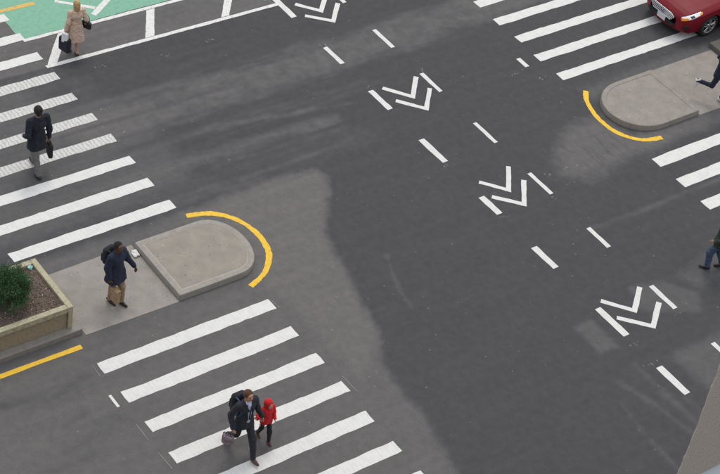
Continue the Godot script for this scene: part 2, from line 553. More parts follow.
# ------------------------------------------------------------------ bodies: smooth fields of tapered capsules, meshed as surface nets
# bone: [a, b, radius at a, radius at b]
func field_mesh(bones: Array, cell: float, k: float, cut := [], hollow := [], wrinkle := 0.0, paint = null) -> ArrayMesh:
	var lo := Vector3.ONE * 1e9
	var hi := -lo
	for b in bones:
		var r := maxf(b[2], b[3])
		lo = lo.min((b[0] as Vector3) - Vector3.ONE * r).min((b[1] as Vector3) - Vector3.ONE * r)
		hi = hi.max((b[0] as Vector3) + Vector3.ONE * r).max((b[1] as Vector3) + Vector3.ONE * r)
	lo -= Vector3.ONE * cell * 3.0
	hi += Vector3.ONE * cell * 3.0
	var nx := int((hi.x - lo.x) / cell) + 2
	var ny := int((hi.y - lo.y) / cell) + 2
	var nz := int((hi.z - lo.z) / cell) + 2
	var f := PackedFloat32Array()
	f.resize(nx * ny * nz)
	f.fill(1e3)
	for bone in bones:
		var a: Vector3 = bone[0]
		var b: Vector3 = bone[1]
		var ra: float = bone[2]
		var rb: float = bone[3]
		var ba := b - a
		var l2 := maxf(ba.length_squared(), 1e-8)
		var reach := maxf(ra, rb) + k + cell * 2.0
		var p0 := (a.min(b) - Vector3.ONE * reach - lo) / cell
		var p1 := (a.max(b) + Vector3.ONE * reach - lo) / cell
		var x0 := maxi(0, int(p0.x))
		var y0 := maxi(0, int(p0.y))
		var z0 := maxi(0, int(p0.z))
		var x1 := mini(nx - 1, int(p1.x) + 1)
		var y1 := mini(ny - 1, int(p1.y) + 1)
		var z1 := mini(nz - 1, int(p1.z) + 1)
		for y in range(y0, y1 + 1):
			for z in range(z0, z1 + 1):
				var row := (y * nz + z) * nx
				var p := Vector3(lo.x + x0 * cell, lo.y + y * cell, lo.z + z * cell) - a
				for x in range(x0, x1 + 1):
					var h := clampf(p.dot(ba) / l2, 0.0, 1.0)
					var d := (p - ba * h).length() - (ra + (rb - ra) * h)
					p.x += cell
					var o := f[row + x]
					var m := k - absf(o - d)
					d = minf(o, d)
					if m > 0.0:
						d -= m * m / (4.0 * k)
					f[row + x] = d
	if cut.size() or hollow.size():
		for y in ny:
			for z in nz:
				for x in nx:
					var at := (y * nz + z) * nx + x
					var d := f[at]
					if d > cell * 4.0:
						continue
					var p := lo + Vector3(x, y, z) * cell
					for c in cut:   # [normal, distance]: everything beyond the plane goes
						d = maxf(d, (c[0] as Vector3).dot(p) - float(c[1]))
					for b in hollow:
						var ba: Vector3 = b[1] - b[0]
						var h := clampf((p - (b[0] as Vector3)).dot(ba) / maxf(ba.length_squared(), 1e-8), 0.0, 1.0)
						d = maxf(d, lerpf(b[2], b[3], h) - (p - (b[0] as Vector3) - ba * h).length())
					f[at] = d
	var sx := 1
	var sz := nx
	var sy := nx * nz
	var corner := [0, sx, sz, sx + sz, sy, sy + sx, sy + sz, sy + sx + sz]
	var edges := [[0, 1], [2, 3], [4, 5], [6, 7], [0, 2], [1, 3], [4, 6], [5, 7], [0, 4], [1, 5], [2, 6], [3, 7]]
	var place := []
	for c in 8:
		place.append(Vector3(c & 1, (c >> 2) & 1, (c >> 1) & 1))
	var ids := PackedInt32Array()
	ids.resize(nx * ny * nz)
	ids.fill(-1)
	var v := PackedVector3Array()
	var far := cell * 2.0
	for y in ny - 1:
		for z in nz - 1:
			var row := y * sy + z * sz
			for x in nx - 1:
				var at := row + x
				var f0 := f[at]
				if f0 > far or f0 < -far:
					continue
				var inside := 0
				for c in 8:
					if f[at + corner[c]] < 0.0:
						inside += 1
				if inside == 0 or inside == 8:
					continue
				var sum := Vector3.ZERO
				var n := 0
				for e in edges:
					var fa := f[at + corner[e[0]]]
					var fb := f[at + corner[e[1]]]
					if (fa < 0.0) != (fb < 0.0):
						sum += (place[e[0]] as Vector3).lerp(place[e[1]], fa / (fa - fb))
						n += 1
				ids[at] = v.size()
				v.append(lo + (Vector3(x, y, z) + sum / n) * cell)
	var idx := PackedInt32Array()
	for y in range(1, ny - 1):
		for z in range(1, nz - 1):
			var row := y * sy + z * sz
			for x in range(1, nx - 1):
				var at := row + x
				var f0 := f[at]
				if f0 > far or f0 < -far:
					continue
				for ax in 3:
					var step: int = [sx, sy, sz][ax]
					var s1: int = [sy, sz, sx][ax]
					var s2: int = [sz, sx, sy][ax]
					var f1 := f[at + step]
					if (f0 < 0.0) == (f1 < 0.0):
						continue
					var a := ids[at]
					var b := ids[at - s1]
					var c := ids[at - s1 - s2]
					var d := ids[at - s2]
					if a < 0 or b < 0 or c < 0 or d < 0:
						continue
					if f0 < 0.0:
						idx.append_array([a, c, b, a, d, c])
					else:
						idx.append_array([a, b, c, a, c, d])
	var nn := PackedVector3Array()
	nn.resize(v.size())
	for i in range(0, idx.size(), 3):
		var a := v[idx[i]]
		var fn := (v[idx[i + 2]] - a).cross(v[idx[i + 1]] - a)
		for c in 3:
			nn[idx[i + c]] += fn
	for i in nn.size():
		nn[i] = nn[i].normalized()
	if wrinkle > 0.0:
		for i in v.size():
			var p := v[i]
			v[i] += nn[i] * (0.7 * warp.get_noise_3d(p.x * 420.0, p.y * 260.0, p.z * 420.0) + 0.6 * warp.get_noise_3d(p.x * 900.0 + p.y * 500.0, p.y * 1000.0, p.z * 900.0)) * wrinkle
		nn.fill(Vector3.ZERO)
		for i in range(0, idx.size(), 3):
			var a := v[idx[i]]
			var fn := (v[idx[i + 2]] - a).cross(v[idx[i + 1]] - a)
			for c in 3:
				nn[idx[i + c]] += fn
		for i in nn.size():
			nn[i] = nn[i].normalized()
	var cols := PackedColorArray()
	if paint != null:
		for p in v:
			cols.append(paint.call(p))
	return arrays_mesh(v, nn, idx, cols)


func grown(bones: Array, k: float) -> Array:
	return bones.map(func(b): return [b[0], b[1], b[2] * k, b[3] * k])


func merge(meshes: Array) -> ArrayMesh:
	var v := PackedVector3Array()
	var n := PackedVector3Array()
	var idx := PackedInt32Array()
	var c := PackedColorArray()
	for m in meshes:
		var a: Array = m.surface_get_arrays(0)
		var first := v.size()
		v.append_array(a[Mesh.ARRAY_VERTEX])
		n.append_array(a[Mesh.ARRAY_NORMAL])
		if a[Mesh.ARRAY_COLOR] != null:
			c.append_array(a[Mesh.ARRAY_COLOR])
		for i in a[Mesh.ARRAY_INDEX]:
			idx.append(i + first)
	return arrays_mesh(v, n, idx, c)


const POSE := {
	hip_l = Vector3(-0.09, 0.93, 0), hip_r = Vector3(0.09, 0.93, 0),
	knee_l = Vector3(-0.09, 0.5, -0.02), knee_r = Vector3(0.09, 0.5, -0.02),
	ankle_l = Vector3(-0.09, 0.09, 0.02), ankle_r = Vector3(0.09, 0.09, 0.02),
	toe_l = Vector3(0, -0.04, -1), toe_r = Vector3(0, -0.04, -1),
	sh_l = Vector3(-0.185, 1.42, 0), sh_r = Vector3(0.185, 1.42, 0),
	el_l = Vector3(-0.25, 1.14, 0.03), el_r = Vector3(0.25, 1.14, 0.03),
	wr_l = Vector3(-0.26, 0.89, -0.05), wr_r = Vector3(0.26, 0.89, -0.05),
	hand_l = Vector3(0, -1, -0.1), hand_r = Vector3(0, -1, -0.1),
	waist = Vector3(0, 1.08, 0), chest = Vector3(0, 1.3, 0), neck = Vector3(0, 1.47, 0.005), head = Vector3(0, 1.635, -0.02),
}


func hand_mesh(wrist: Vector3, dir: Vector3, thumb_side: Vector3, curl: float, skin: Color, size := 1.0) -> ArrayMesh:
	dir = dir.normalized()
	var side := (thumb_side - dir * thumb_side.dot(dir)).normalized()
	var palm := dir.cross(side)   # one of the two faces; fingers curl towards it
	if palm.dot(Vector3(-wrist.x, 0, 0)) < 0.0:
		palm = -palm
	var bones := []
	bones.append([wrist - dir * 0.03, wrist + dir * 0.03, 0.024, 0.026])
	var lens := [0.072, 0.082, 0.076, 0.06]
	for i in 4:
		var off := side * (0.03 - 0.02 * i) * size
		var root := wrist + (dir * 0.088 + off) * size
		bones.append([wrist + dir * 0.015 + off * 0.7, root, 0.016 * size, 0.0125 * size])
		var l: float = lens[i] * size
		var d1 := (dir * cos(curl * 0.7) + palm * sin(curl * 0.7)).normalized()
		var d2 := (dir * cos(curl * 1.7) + palm * sin(curl * 1.7)).normalized()
		var mid := root + d1 * l * 0.5
		bones.append([root, mid, 0.0105 * size, 0.0095 * size])
		bones.append([mid, mid + d2 * l * 0.5, 0.0095 * size, 0.008 * size])
	var t0 := wrist + (dir * 0.03 + side * 0.025) * size
	var t1 := t0 + (dir * 0.03 + side * 0.03 + palm * 0.01) * size
	bones.append([t0, t1, 0.015 * size, 0.011 * size])
	bones.append([t1, t1 + (dir * 0.034 + side * 0.006 + palm * 0.014) * size, 0.011 * size, 0.009 * size])
	return field_mesh(bones, 0.0065, 0.006, [], [], 0.0, func(_p): return skin)


# A standing, walking or running figure 1.75 m tall before scaling; it faces -z.
func person(c: Dictionary) -> Node3D:
	var j := POSE.duplicate()
	j.merge(c.get("pose", {}), true)
	var t := thing("person", c.label, "person", c.at, c.turn, c.get("group", ""))
	t.scale = Vector3.ONE * float(c.scale)
	var skin: Color = c.skin
	var skin_mat := StandardMaterial3D.new()
	skin_mat.vertex_color_use_as_albedo = true
	skin_mat.roughness = 0.55
	skin_mat.subsurf_scatter_enabled = true
	skin_mat.subsurf_scatter_strength = 0.08
	var plain := func(_p): return skin
	# the body under the clothes
	var bb := []
	bb.append([j.hip_l, j.hip_r, 0.078, 0.078])
	bb.append([(j.hip_l + j.hip_r) * 0.5, j.waist, 0.085, 0.085])
	bb.append([j.waist, j.chest, 0.1, 0.115])
	bb.append([j.chest + Vector3(-0.07, 0.02, 0), j.chest + Vector3(0.07, 0.02, 0), 0.1, 0.1])
	bb.append([j.sh_l, j.sh_r, 0.036, 0.036])
	bb.append([j.neck - Vector3(0, 0.06, 0), j.head - Vector3(0, 0.07, -0.03), 0.06, 0.054])
	for s in ["l", "r"]:
		bb.append([j["sh_" + s], j["el_" + s], 0.036, 0.03])
		bb.append([j["el_" + s], j["wr_" + s], 0.03, 0.024])
		bb.append([j["hip_" + s], j["knee_" + s], 0.072, 0.048])
		var shin: Vector3 = j["ankle_" + s] - j["knee_" + s]
		var calf: Vector3 = j["knee_" + s] + shin * 0.32 + Vector3(0, 0, 0.018)
		var thin := 0.72 if c.has("trousers") else 1.0
		bb.append([j["knee_" + s], calf, 0.052 * thin, 0.052 * thin])
		bb.append([calf, j["ankle_" + s], 0.05 * thin, 0.034 * thin])
		var ahead: Vector3 = (j["toe_" + s] as Vector3).normalized()
		var sole_up := (Vector3.UP if absf(ahead.y) < 0.8 else Vector3(0, 0, 1)) as Vector3
		sole_up = (sole_up - ahead * sole_up.dot(ahead)).normalized()
		bb.append([j["ankle_" + s], j["ankle_" + s] + ahead * 0.1 - sole_up * 0.045, 0.032 * thin, 0.02])
	var shapes := [field_mesh(bb, 0.016, 0.05, [], [], 0.0, plain)]
	# head
	var hb := Basis(Vector3.UP, c.get("look", 0.0)) * Basis(Vector3.RIGHT, c.get("nod", -0.1))
	var hp: Vector3 = j.head
	var hs: float = c.get("head_size", 1.0)
	var H := func(x, y, z): return hp + hb * Vector3(x, y, z) * hs
	var head := [
		[H.call(0, 0.03, 0.01), H.call(0, 0.028, 0.032), 0.084, 0.083],
		[H.call(0, -0.035, -0.03), H.call(0, 0.02, -0.028), 0.056, 0.062],
		[H.call(0, -0.088, -0.055), H.call(0, -0.055, -0.03), 0.024, 0.046],
		[H.call(0, 0.005, -0.09), H.call(0, -0.03, -0.108), 0.008, 0.013],
		[H.call(0.08, 0.01, 0.005), H.call(0.078, -0.025, 0.0), 0.014, 0.01],
		[H.call(-0.08, 0.01, 0.005), H.call(-0.078, -0.025, 0.0), 0.014, 0.01],
		[H.call(-0.035, 0.024, -0.076), H.call(0.035, 0.024, -0.076), 0.014, 0.014],
		[H.call(0.034, -0.026, -0.062), H.call(0.03, -0.03, -0.06), 0.024, 0.024],
		[H.call(-0.034, -0.026, -0.062), H.call(-0.03, -0.03, -0.06), 0.024, 0.024],
		[H.call(0, -0.06, 0.02), j.neck, 0.056, 0.06],
	]
	var eye_l: Vector3 = H.call(-0.033, 0.0, -0.085)
	var eye_r: Vector3 = H.call(0.033, 0.0, -0.085)
	var mouth: Vector3 = H.call(0, -0.058, -0.088)
	var face := func(p):
		if p.distance_to(eye_l) < 0.013 or p.distance_to(eye_r) < 0.013: return Color(0.03, 0.022, 0.018)
		var m: Vector3 = hb.inverse() * (p - mouth)
		if absf(m.x) < 0.024 and absf(m.y) < 0.008: return Color(skin.r * 0.75, skin.g * 0.5, skin.b * 0.5)
		return skin
	shapes.append(field_mesh(grown(head, hs), 0.0075, 0.02, [], [], 0.0, face))
	for s in ["l", "r"]:
		var inner := Vector3(0, 0, -1) if absf((j["hand_" + s] as Vector3).normalized().z) < 0.8 else Vector3(0, 1, 0)
		shapes.append(hand_mesh(j["wr_" + s], j["hand_" + s], inner, c.get("curl_" + s, 0.6), skin))
	obj("body", merge(shapes), skin_mat, t)
	# hair
	if c.has("hair"):
		var hm: Material = c.hair
		var strands := [[H.call(0, 0.04, 0.012), H.call(0, 0.032, 0.035), 0.091, 0.09], [H.call(0, -0.02, 0.045), H.call(0, -0.05, 0.05), 0.07, 0.058], [H.call(0.052, 0.015, 0.015), H.call(0.05, -0.01, 0.03), 0.036, 0.036], [H.call(-0.052, 0.015, 0.015), H.call(-0.05, -0.01, 0.03), 0.036, 0.036]]
		var open := [[H.call(0, -0.03, -0.11), H.call(0, 0.012, -0.115), 0.085, 0.075]]
		if c.get("long_hair", false):
			strands.append([H.call(0, -0.02, 0.06), H.call(0, -0.19, 0.085), 0.082, 0.05])
			strands.append([H.call(0.05, 0.0, 0.03), H.call(0.055, -0.19, 0.06), 0.05, 0.035])
			strands.append([H.call(-0.05, 0.0, 0.03), H.call(-0.06, -0.2, 0.06), 0.05, 0.035])
		if c.get("bald", false):
			open.append([H.call(0, 0.13, -0.075), H.call(0, 0.11, -0.02), 0.075, 0.04])
		obj("hair", field_mesh(grown(strands, hs), 0.009, 0.02, [], grown(open, hs), 0.006), hm, t)
	# trousers
	if c.has("trousers"):
		var w: float = c.get("leg_width", 1.0)
		var tb := [[j.hip_l, j.hip_r, 0.1, 0.1], [(j.hip_l + j.hip_r) * 0.5 + Vector3(0, 0.02, 0), j.waist - Vector3(0, 0.03, 0), 0.105, 0.1], [(j.hip_l + j.hip_r) * 0.5 + Vector3(-0.03, 0, 0.03), (j.hip_l + j.hip_r) * 0.5 + Vector3(0.03, 0, 0.03), 0.095, 0.095]]
		for s in ["l", "r"]:
			tb.append([j["hip_" + s], j["knee_" + s], 0.1 * w, 0.074 * w])
			var shin: Vector3 = j["ankle_" + s] - j["knee_" + s]
			tb.append([j["knee_" + s], j["knee_" + s] + shin * 0.96, 0.074 * w, 0.058 * w])
		obj("trousers", field_mesh(tb, 0.0125, 0.045, [], [], 0.02), c.trousers, t)
	# shoes
	for s in ["l", "r"]:
		var an: Vector3 = j["ankle_" + s]
		var toe: Vector3 = (j["toe_" + s] as Vector3).normalized()
		var up := Vector3.UP if absf(toe.y) < 0.8 else Vector3(0, 0, 1)
		up = (up - toe * up.dot(toe)).normalized()
		var base := an - up * 0.045
		var sb := [[base - toe * 0.055, base + toe * 0.06, 0.036, 0.04], [base + toe * 0.05, base + toe * 0.165, 0.042, 0.03], [an + up * 0.02, base, 0.044, 0.042]]
		var sole := [[-up, -(base - up * 0.034).dot(up)]]
		if c.get("pumps", false):
			sb = [[base - toe * 0.05, base + toe * 0.05, 0.03, 0.03], [base + toe * 0.04, base + toe * 0.15, 0.034, 0.02]]
		obj("shoe", field_mesh(sb, 0.009, 0.02, sole), c.shoes, t)
	# coat, jacket or hooded top
	var top: Dictionary = c.top
	var e: float = top.get("bulk", 0.02)
	var hem: float = top.hem
	var fl: float = top.get("flare", 0.02)
	var mid: Vector3 = (j.hip_l + j.hip_r) * 0.5
	var cb := [[j.waist, j.chest, 0.105 + e, 0.118 + e], [j.chest + Vector3(-0.075, 0.02, 0), j.chest + Vector3(0.075, 0.02, 0), 0.1 + e, 0.1 + e], [j.sh_l + Vector3(0.02, 0.0, 0), j.sh_r - Vector3(0.02, 0.0, 0), 0.06 + e * 0.7, 0.06 + e * 0.7],
		[j.waist + Vector3(-0.05, 0, 0), mid + Vector3(-0.07, 0, 0.0), 0.098 + e, 0.098 + e + fl * 0.12], [j.waist + Vector3(0.05, 0, 0), mid + Vector3(0.07, 0, 0), 0.098 + e, 0.098 + e + fl * 0.12],
		[j.neck - Vector3(0, 0.09, 0), j.neck - Vector3(0, 0.015, -0.005), 0.085, 0.066 + e * 0.4]]
	if hem < 0.93:
		for x in [-1.0, 0.0, 1.0]:
			for z in [-1.0, 1.0]:
				cb.append([mid + Vector3(0.065 * x, 0, 0.01 * z), Vector3(mid.x + (0.07 + fl * 0.6) * x, hem - 0.05, mid.z + (0.02 + fl * 0.7) * z), 0.097 + e + fl * 0.1, 0.09 + e + fl * 0.45])
	for s in ["l", "r"]:
		cb.append([j["sh_" + s], j["el_" + s], 0.058 + e * 0.6, 0.05 + e * 0.6])
		cb.append([j["el_" + s], (j["wr_" + s] as Vector3).lerp(j["el_" + s], 0.04), 0.05 + e * 0.6, 0.038 + e * 0.5])
	var neckhole := [[j.neck + Vector3(0, 0.0, -0.005), j.neck + Vector3(0, 0.12, -0.02), 0.062, 0.09]]
	obj(top.called, field_mesh(cb, 0.012, 0.035, [[Vector3.DOWN, -hem]], neckhole, top.get("crease", 0.022)), top.cloth, t)
	if c.has("hood"):
		obj("hood", field_mesh(grown([[H.call(0, 0.045, 0.01), H.call(0, 0.03, 0.035), 0.108, 0.106], [H.call(0, -0.05, 0.03), H.call(0, -0.12, 0.05), 0.09, 0.085]], hs), 0.011, 0.03, [], grown([[H.call(0, -0.02, -0.1), H.call(0, 0.0, -0.14), 0.075, 0.1]], hs), 0.008), c.hood, t)
	return t


# ------------------------------------------------------------------ street
func median_outline(back: float, nose: float, straight: float, z0: float, z1: float) -> PackedVector2Array:
	# from the back corner at z0 along that side, round the nose, back along z1
	var p := PackedVector2Array()
	var zc := (z0 + z1) * 0.5
	var n := 8
	for i in n:
		p.append(Vector2(lerpf(back, straight, float(i) / n), z0) * S)
	for i in 25:
		var a := PI * i / 24.0
		p.append(Vector2(straight + (nose - straight) * pow(sin(a), 0.9), zc - cos(a) * (zc - z0)) * S)
	for i in range(1, n + 1):
		p.append(Vector2(lerpf(straight, back, float(i) / n), z1) * S)
	return p


func inset(poly: PackedVector2Array, d: float) -> PackedVector2Array:
	var r := Geometry2D.offset_polygon(poly, -d, Geometry2D.JOIN_MITER)
	return r[0] if r.size() else poly


func kerbed_island(called: String, label: String, poly: PackedVector2Array, kerb_mat: Material, pad_mat: Material, group: String, sealed := true) -> void:
	var t := thing(called, label, "traffic island", Vector3.ZERO, 0.0, group, "structure")
	var inner := inset(poly, 0.155 if sealed else 0.139)
	obj("pad", slab(inner, 0.0, KERB - 0.008), pad_mat, t)
	if sealed: obj("joint", ring(inset(poly, 0.138), inset(poly, 0.154), KERB - 0.012, KERB - 0.004), M.joint, t)
	# kerb stones, laid end to end round the outline
	var closed := poly.duplicate()
	closed.append(poly[0])
	var dense := PackedVector2Array()
	for i in closed.size() - 1:
		var n := maxi(1, int(closed[i].distance_to(closed[i + 1]) / 0.11))
		for k in n:
			dense.append(closed[i].lerp(closed[i + 1], float(k) / n))
	var total := 0.0
	var at := PackedFloat32Array()
	for i in dense.size():
		at.append(total)
		total += dense[i].distance_to(dense[(i + 1) % dense.size()])
	var corners := [0]
	# stones start at the square back corners
	var back := 0
	for i in dense.size():
		if dense[i].distance_to(poly[poly.size() - 1]) < 0.02:
			back = i
	var stops := [0]
	for span in [[0, back], [back, dense.size()]]:
		var length: float = (total if span[1] == dense.size() else at[span[1]]) - at[span[0]]
		var n := maxi(1, roundi(length / 1.05))
		var last: float = at[span[0]]
		for k in range(1, n + 1):
			var want := last + length * k / n
			var best: int = span[1]
			for i in range(span[0], span[1]):
				if at[i] >= want - 0.03:
					best = i
					break
			if k == n: best = span[1]
			stops.append(best)
	var flip := Geometry2D.is_polygon_clockwise(poly)
	for s in stops.size() - 1:
		var st := tool()
		var i0: int = stops[s]
		var i1: int = stops[s + 1]
		if i1 <= i0: continue
		var prof: Array = []   # rows of the cross section for each point
		for i in range(i0, i1 + 1):
			var p := dense[i % dense.size()]
			var before := dense[maxi(i - 1, i0) % dense.size()] if i > i0 else p
			var after := dense[mini(i + 1, i1) % dense.size()] if i < i1 else p
			var d := (after - before).normalized()
			var nrm := Vector2(d.y, -d.x)
			if flip: nrm = -nrm
			# mitre at the square corners
			if i == i0 and (i0 == 0 or i0 == back): nrm = corner_normal(dense, i0, flip)
			if i == i1 and (i1 == back or i1 == dense.size()): nrm = corner_normal(dense, i1 % dense.size(), flip)
			if i == i0: p += d * 0.003
			if i == i1: p -= d * 0.003
			var wob := warp.get_noise_2d(p.x * 60.0, p.y * 60.0) * 0.006
			var row := []
			for q in [[0.0, 0.0], [0.006, KERB - 0.014], [0.011, KERB - 0.004], [0.02, KERB], [0.136, KERB], [0.137, 0.0]]:
				var x := p - nrm * (float(q[0]) + wob)
				row.append(Vector3(x.x, float(q[1]) + (wob * 0.5 if q[1] > 0.0 else 0.0), x.y))
			prof.append(row)
		for i in prof.size() - 1:
			for q in 5:
				st.set_smooth_group(-1)
				if flip: quad(st, prof[i][q], prof[i][q + 1], prof[i + 1][q + 1], prof[i + 1][q])
				else: quad(st, prof[i][q], prof[i + 1][q], prof[i + 1][q + 1], prof[i][q + 1])
		for e in [0, prof.size() - 1]:
			var r: Array = prof[e]
			for q in range(1, 5):
				for v in [r[0], r[q], r[q + 1]]:
					st.add_vertex(v)
		obj("kerb_stone", done(st), kerb_mat, t)


func corner_normal(dense: PackedVector2Array, i: int, flip: bool) -> Vector2:
	var n := dense.size()
	var a := (dense[i] - dense[(i - 1 + n) % n]).normalized()
	var b := (dense[(i + 1) % n] - dense[i]).normalized()
	var na := Vector2(a.y, -a.x)
	var nb := Vector2(b.y, -b.x)
	var s := na + nb
	s = s / maxf(0.3, s.length_squared() * 0.5)
	return -s if flip else s


func ring(outer: PackedVector2Array, inner: PackedVector2Array, y0: float, y1: float) -> ArrayMesh:
	# a thin band on top of the joint between two outlines
	var st := tool()
	st.set_smooth_group(-1)
	for i in outer.size():
		var a := outer[i]
		var b := outer[(i + 1) % outer.size()]
		var c := near(inner, b)
		var d := near(inner, a)
		var up := (b - a).cross(c - a)
		var A := Vector3(a.x, y1, a.y)
		var B := Vector3(b.x, y1, b.y)
		var C := Vector3(c.x, y1, c.y)
		var D := Vector3(d.x, y1, d.y)
		if up > 0.0: quad(st, A, B, C, D)
		else: quad(st, A, D, C, B)
	return done(st)


func near(poly: PackedVector2Array, p: Vector2) -> Vector2:
	var best := poly[0]
	var bd := 1e9
	for i in poly.size():
		var q := Geometry2D.get_closest_point_to_segment(p, poly[i], poly[(i + 1) % poly.size()])
		if q.distance_squared_to(p) < bd:
			bd = q.distance_squared_to(p)
			best = q
	return best


func crosswalk(label: String, x0: float, x1: float, rows: Array, widths: float, old_rows: Array, ticks := []) -> void:
	var t := thing("crosswalk", label, "crosswalk", Vector3.ZERO, 0.0, "", "structure")
	for i in rows.size():
		var z: float = rows[i]
		var a := x0 + rng.randf_range(-0.03, 0.03)
		var b := x1 + rng.randf_range(-0.03, 0.03)
		obj("bar", painted([Vector2(a, z), Vector2(b, z + rng.randf_range(-0.01, 0.01)), Vector2(b, z + widths), Vector2(a, z + widths)], 0.006, 0.014), M.paint_ribbed if i in old_rows else M.paint, t)
	for k in ticks:
		obj("layout_line", painted(strip(k[0], k[1], k[2]), 0.006, 0.004), M.paint if float(k[2]) > 0.03 else M.paint_faint, t)


func worn_paint(seed_: int, low: float, high: float, chips: float, ribs: float) -> StandardMaterial3D:
	# road paint: scuffed into faint cross ribs by tyres, with small chips where the asphalt shows
	var size := 512
	var bytes := PackedByteArray()
	bytes.resize(size * size * 3)
	var n := FastNoiseLite.new()
	n.seed = seed_
	n.frequency = 0.012
	n.fractal_octaves = 4
	var wide := n.get_seamless_image(size, size).get_data()
	n.seed = seed_ + 1
	n.frequency = 0.11
	var fine := n.get_seamless_image(size, size).get_data()
	var r := RandomNumberGenerator.new()
	r.seed = seed_
	for y in size:
		for x in size:
			var at := y * size + x
			var w := wide[at] / 255.0
			var f := fine[at] / 255.0
			var rib := 0.5 + 0.5 * sin(TAU * x / 32.0 + w * 5.0)
			var c := lerpf(high, low, clampf(ribs * smoothstep(0.35, 0.9, rib) * smoothstep(0.25, 0.6, w + f * 0.2) + (0.5 - w) * 0.9, 0.0, 1.0)) + r.randf_range(-0.02, 0.02)
			if f > chips + (0.5 - w) * 0.25: c *= lerpf(1.0, 0.42, smoothstep(0.0, 0.06, f - chips - (0.5 - w) * 0.25))
			bytes[at * 3] = int(pow(clampf(c, 0, 1), 1 / 2.2) * 255)
			bytes[at * 3 + 1] = bytes[at * 3]
			bytes[at * 3 + 2] = int(pow(clampf(c * 0.98, 0, 1), 1 / 2.2) * 255)
	return tex_mat(ImageTexture.create_from_image(Image.create_from_data(size, size, false, Image.FORMAT_RGB8, bytes)), 1.6, 0.75)


func chevron(tip_a: Vector2, corner: Vector2, tip_b: Vector2, w: float) -> Array:
	var d1 := (corner - tip_a).normalized()
	var d2 := (tip_b - corner).normalized()
	var n1 := d1.orthogonal() * w * 0.5
	var n2 := d2.orthogonal() * w * 0.5
	var m := (n1 + n2)
	m = m / m.length_squared() * (w * w * 0.5)
	return [tip_a + n1, corner + m, tip_b + n2, tip_b - n2, corner - m, tip_a - n1]


func arc_mark(pts: Array, w: float) -> Array:
	var curve := Curve2D.new()
	for i in pts.size():
		var tan_: Vector2 = (pts[mini(i + 1, pts.size() - 1)] - pts[maxi(i - 1, 0)]) * 0.17
		curve.add_point(pts[i], -tan_, tan_)
	curve.bake_interval = 0.06
	var c := curve.get_baked_points()
	var left := []
	var right := []
	for i in c.size():
		var d := (c[mini(i + 1, c.size() - 1)] - c[maxi(i - 1, 0)]).normalized().orthogonal() * w * 0.5
		left.append(c[i] + d)
		right.push_front(c[i] - d)
	return left + right


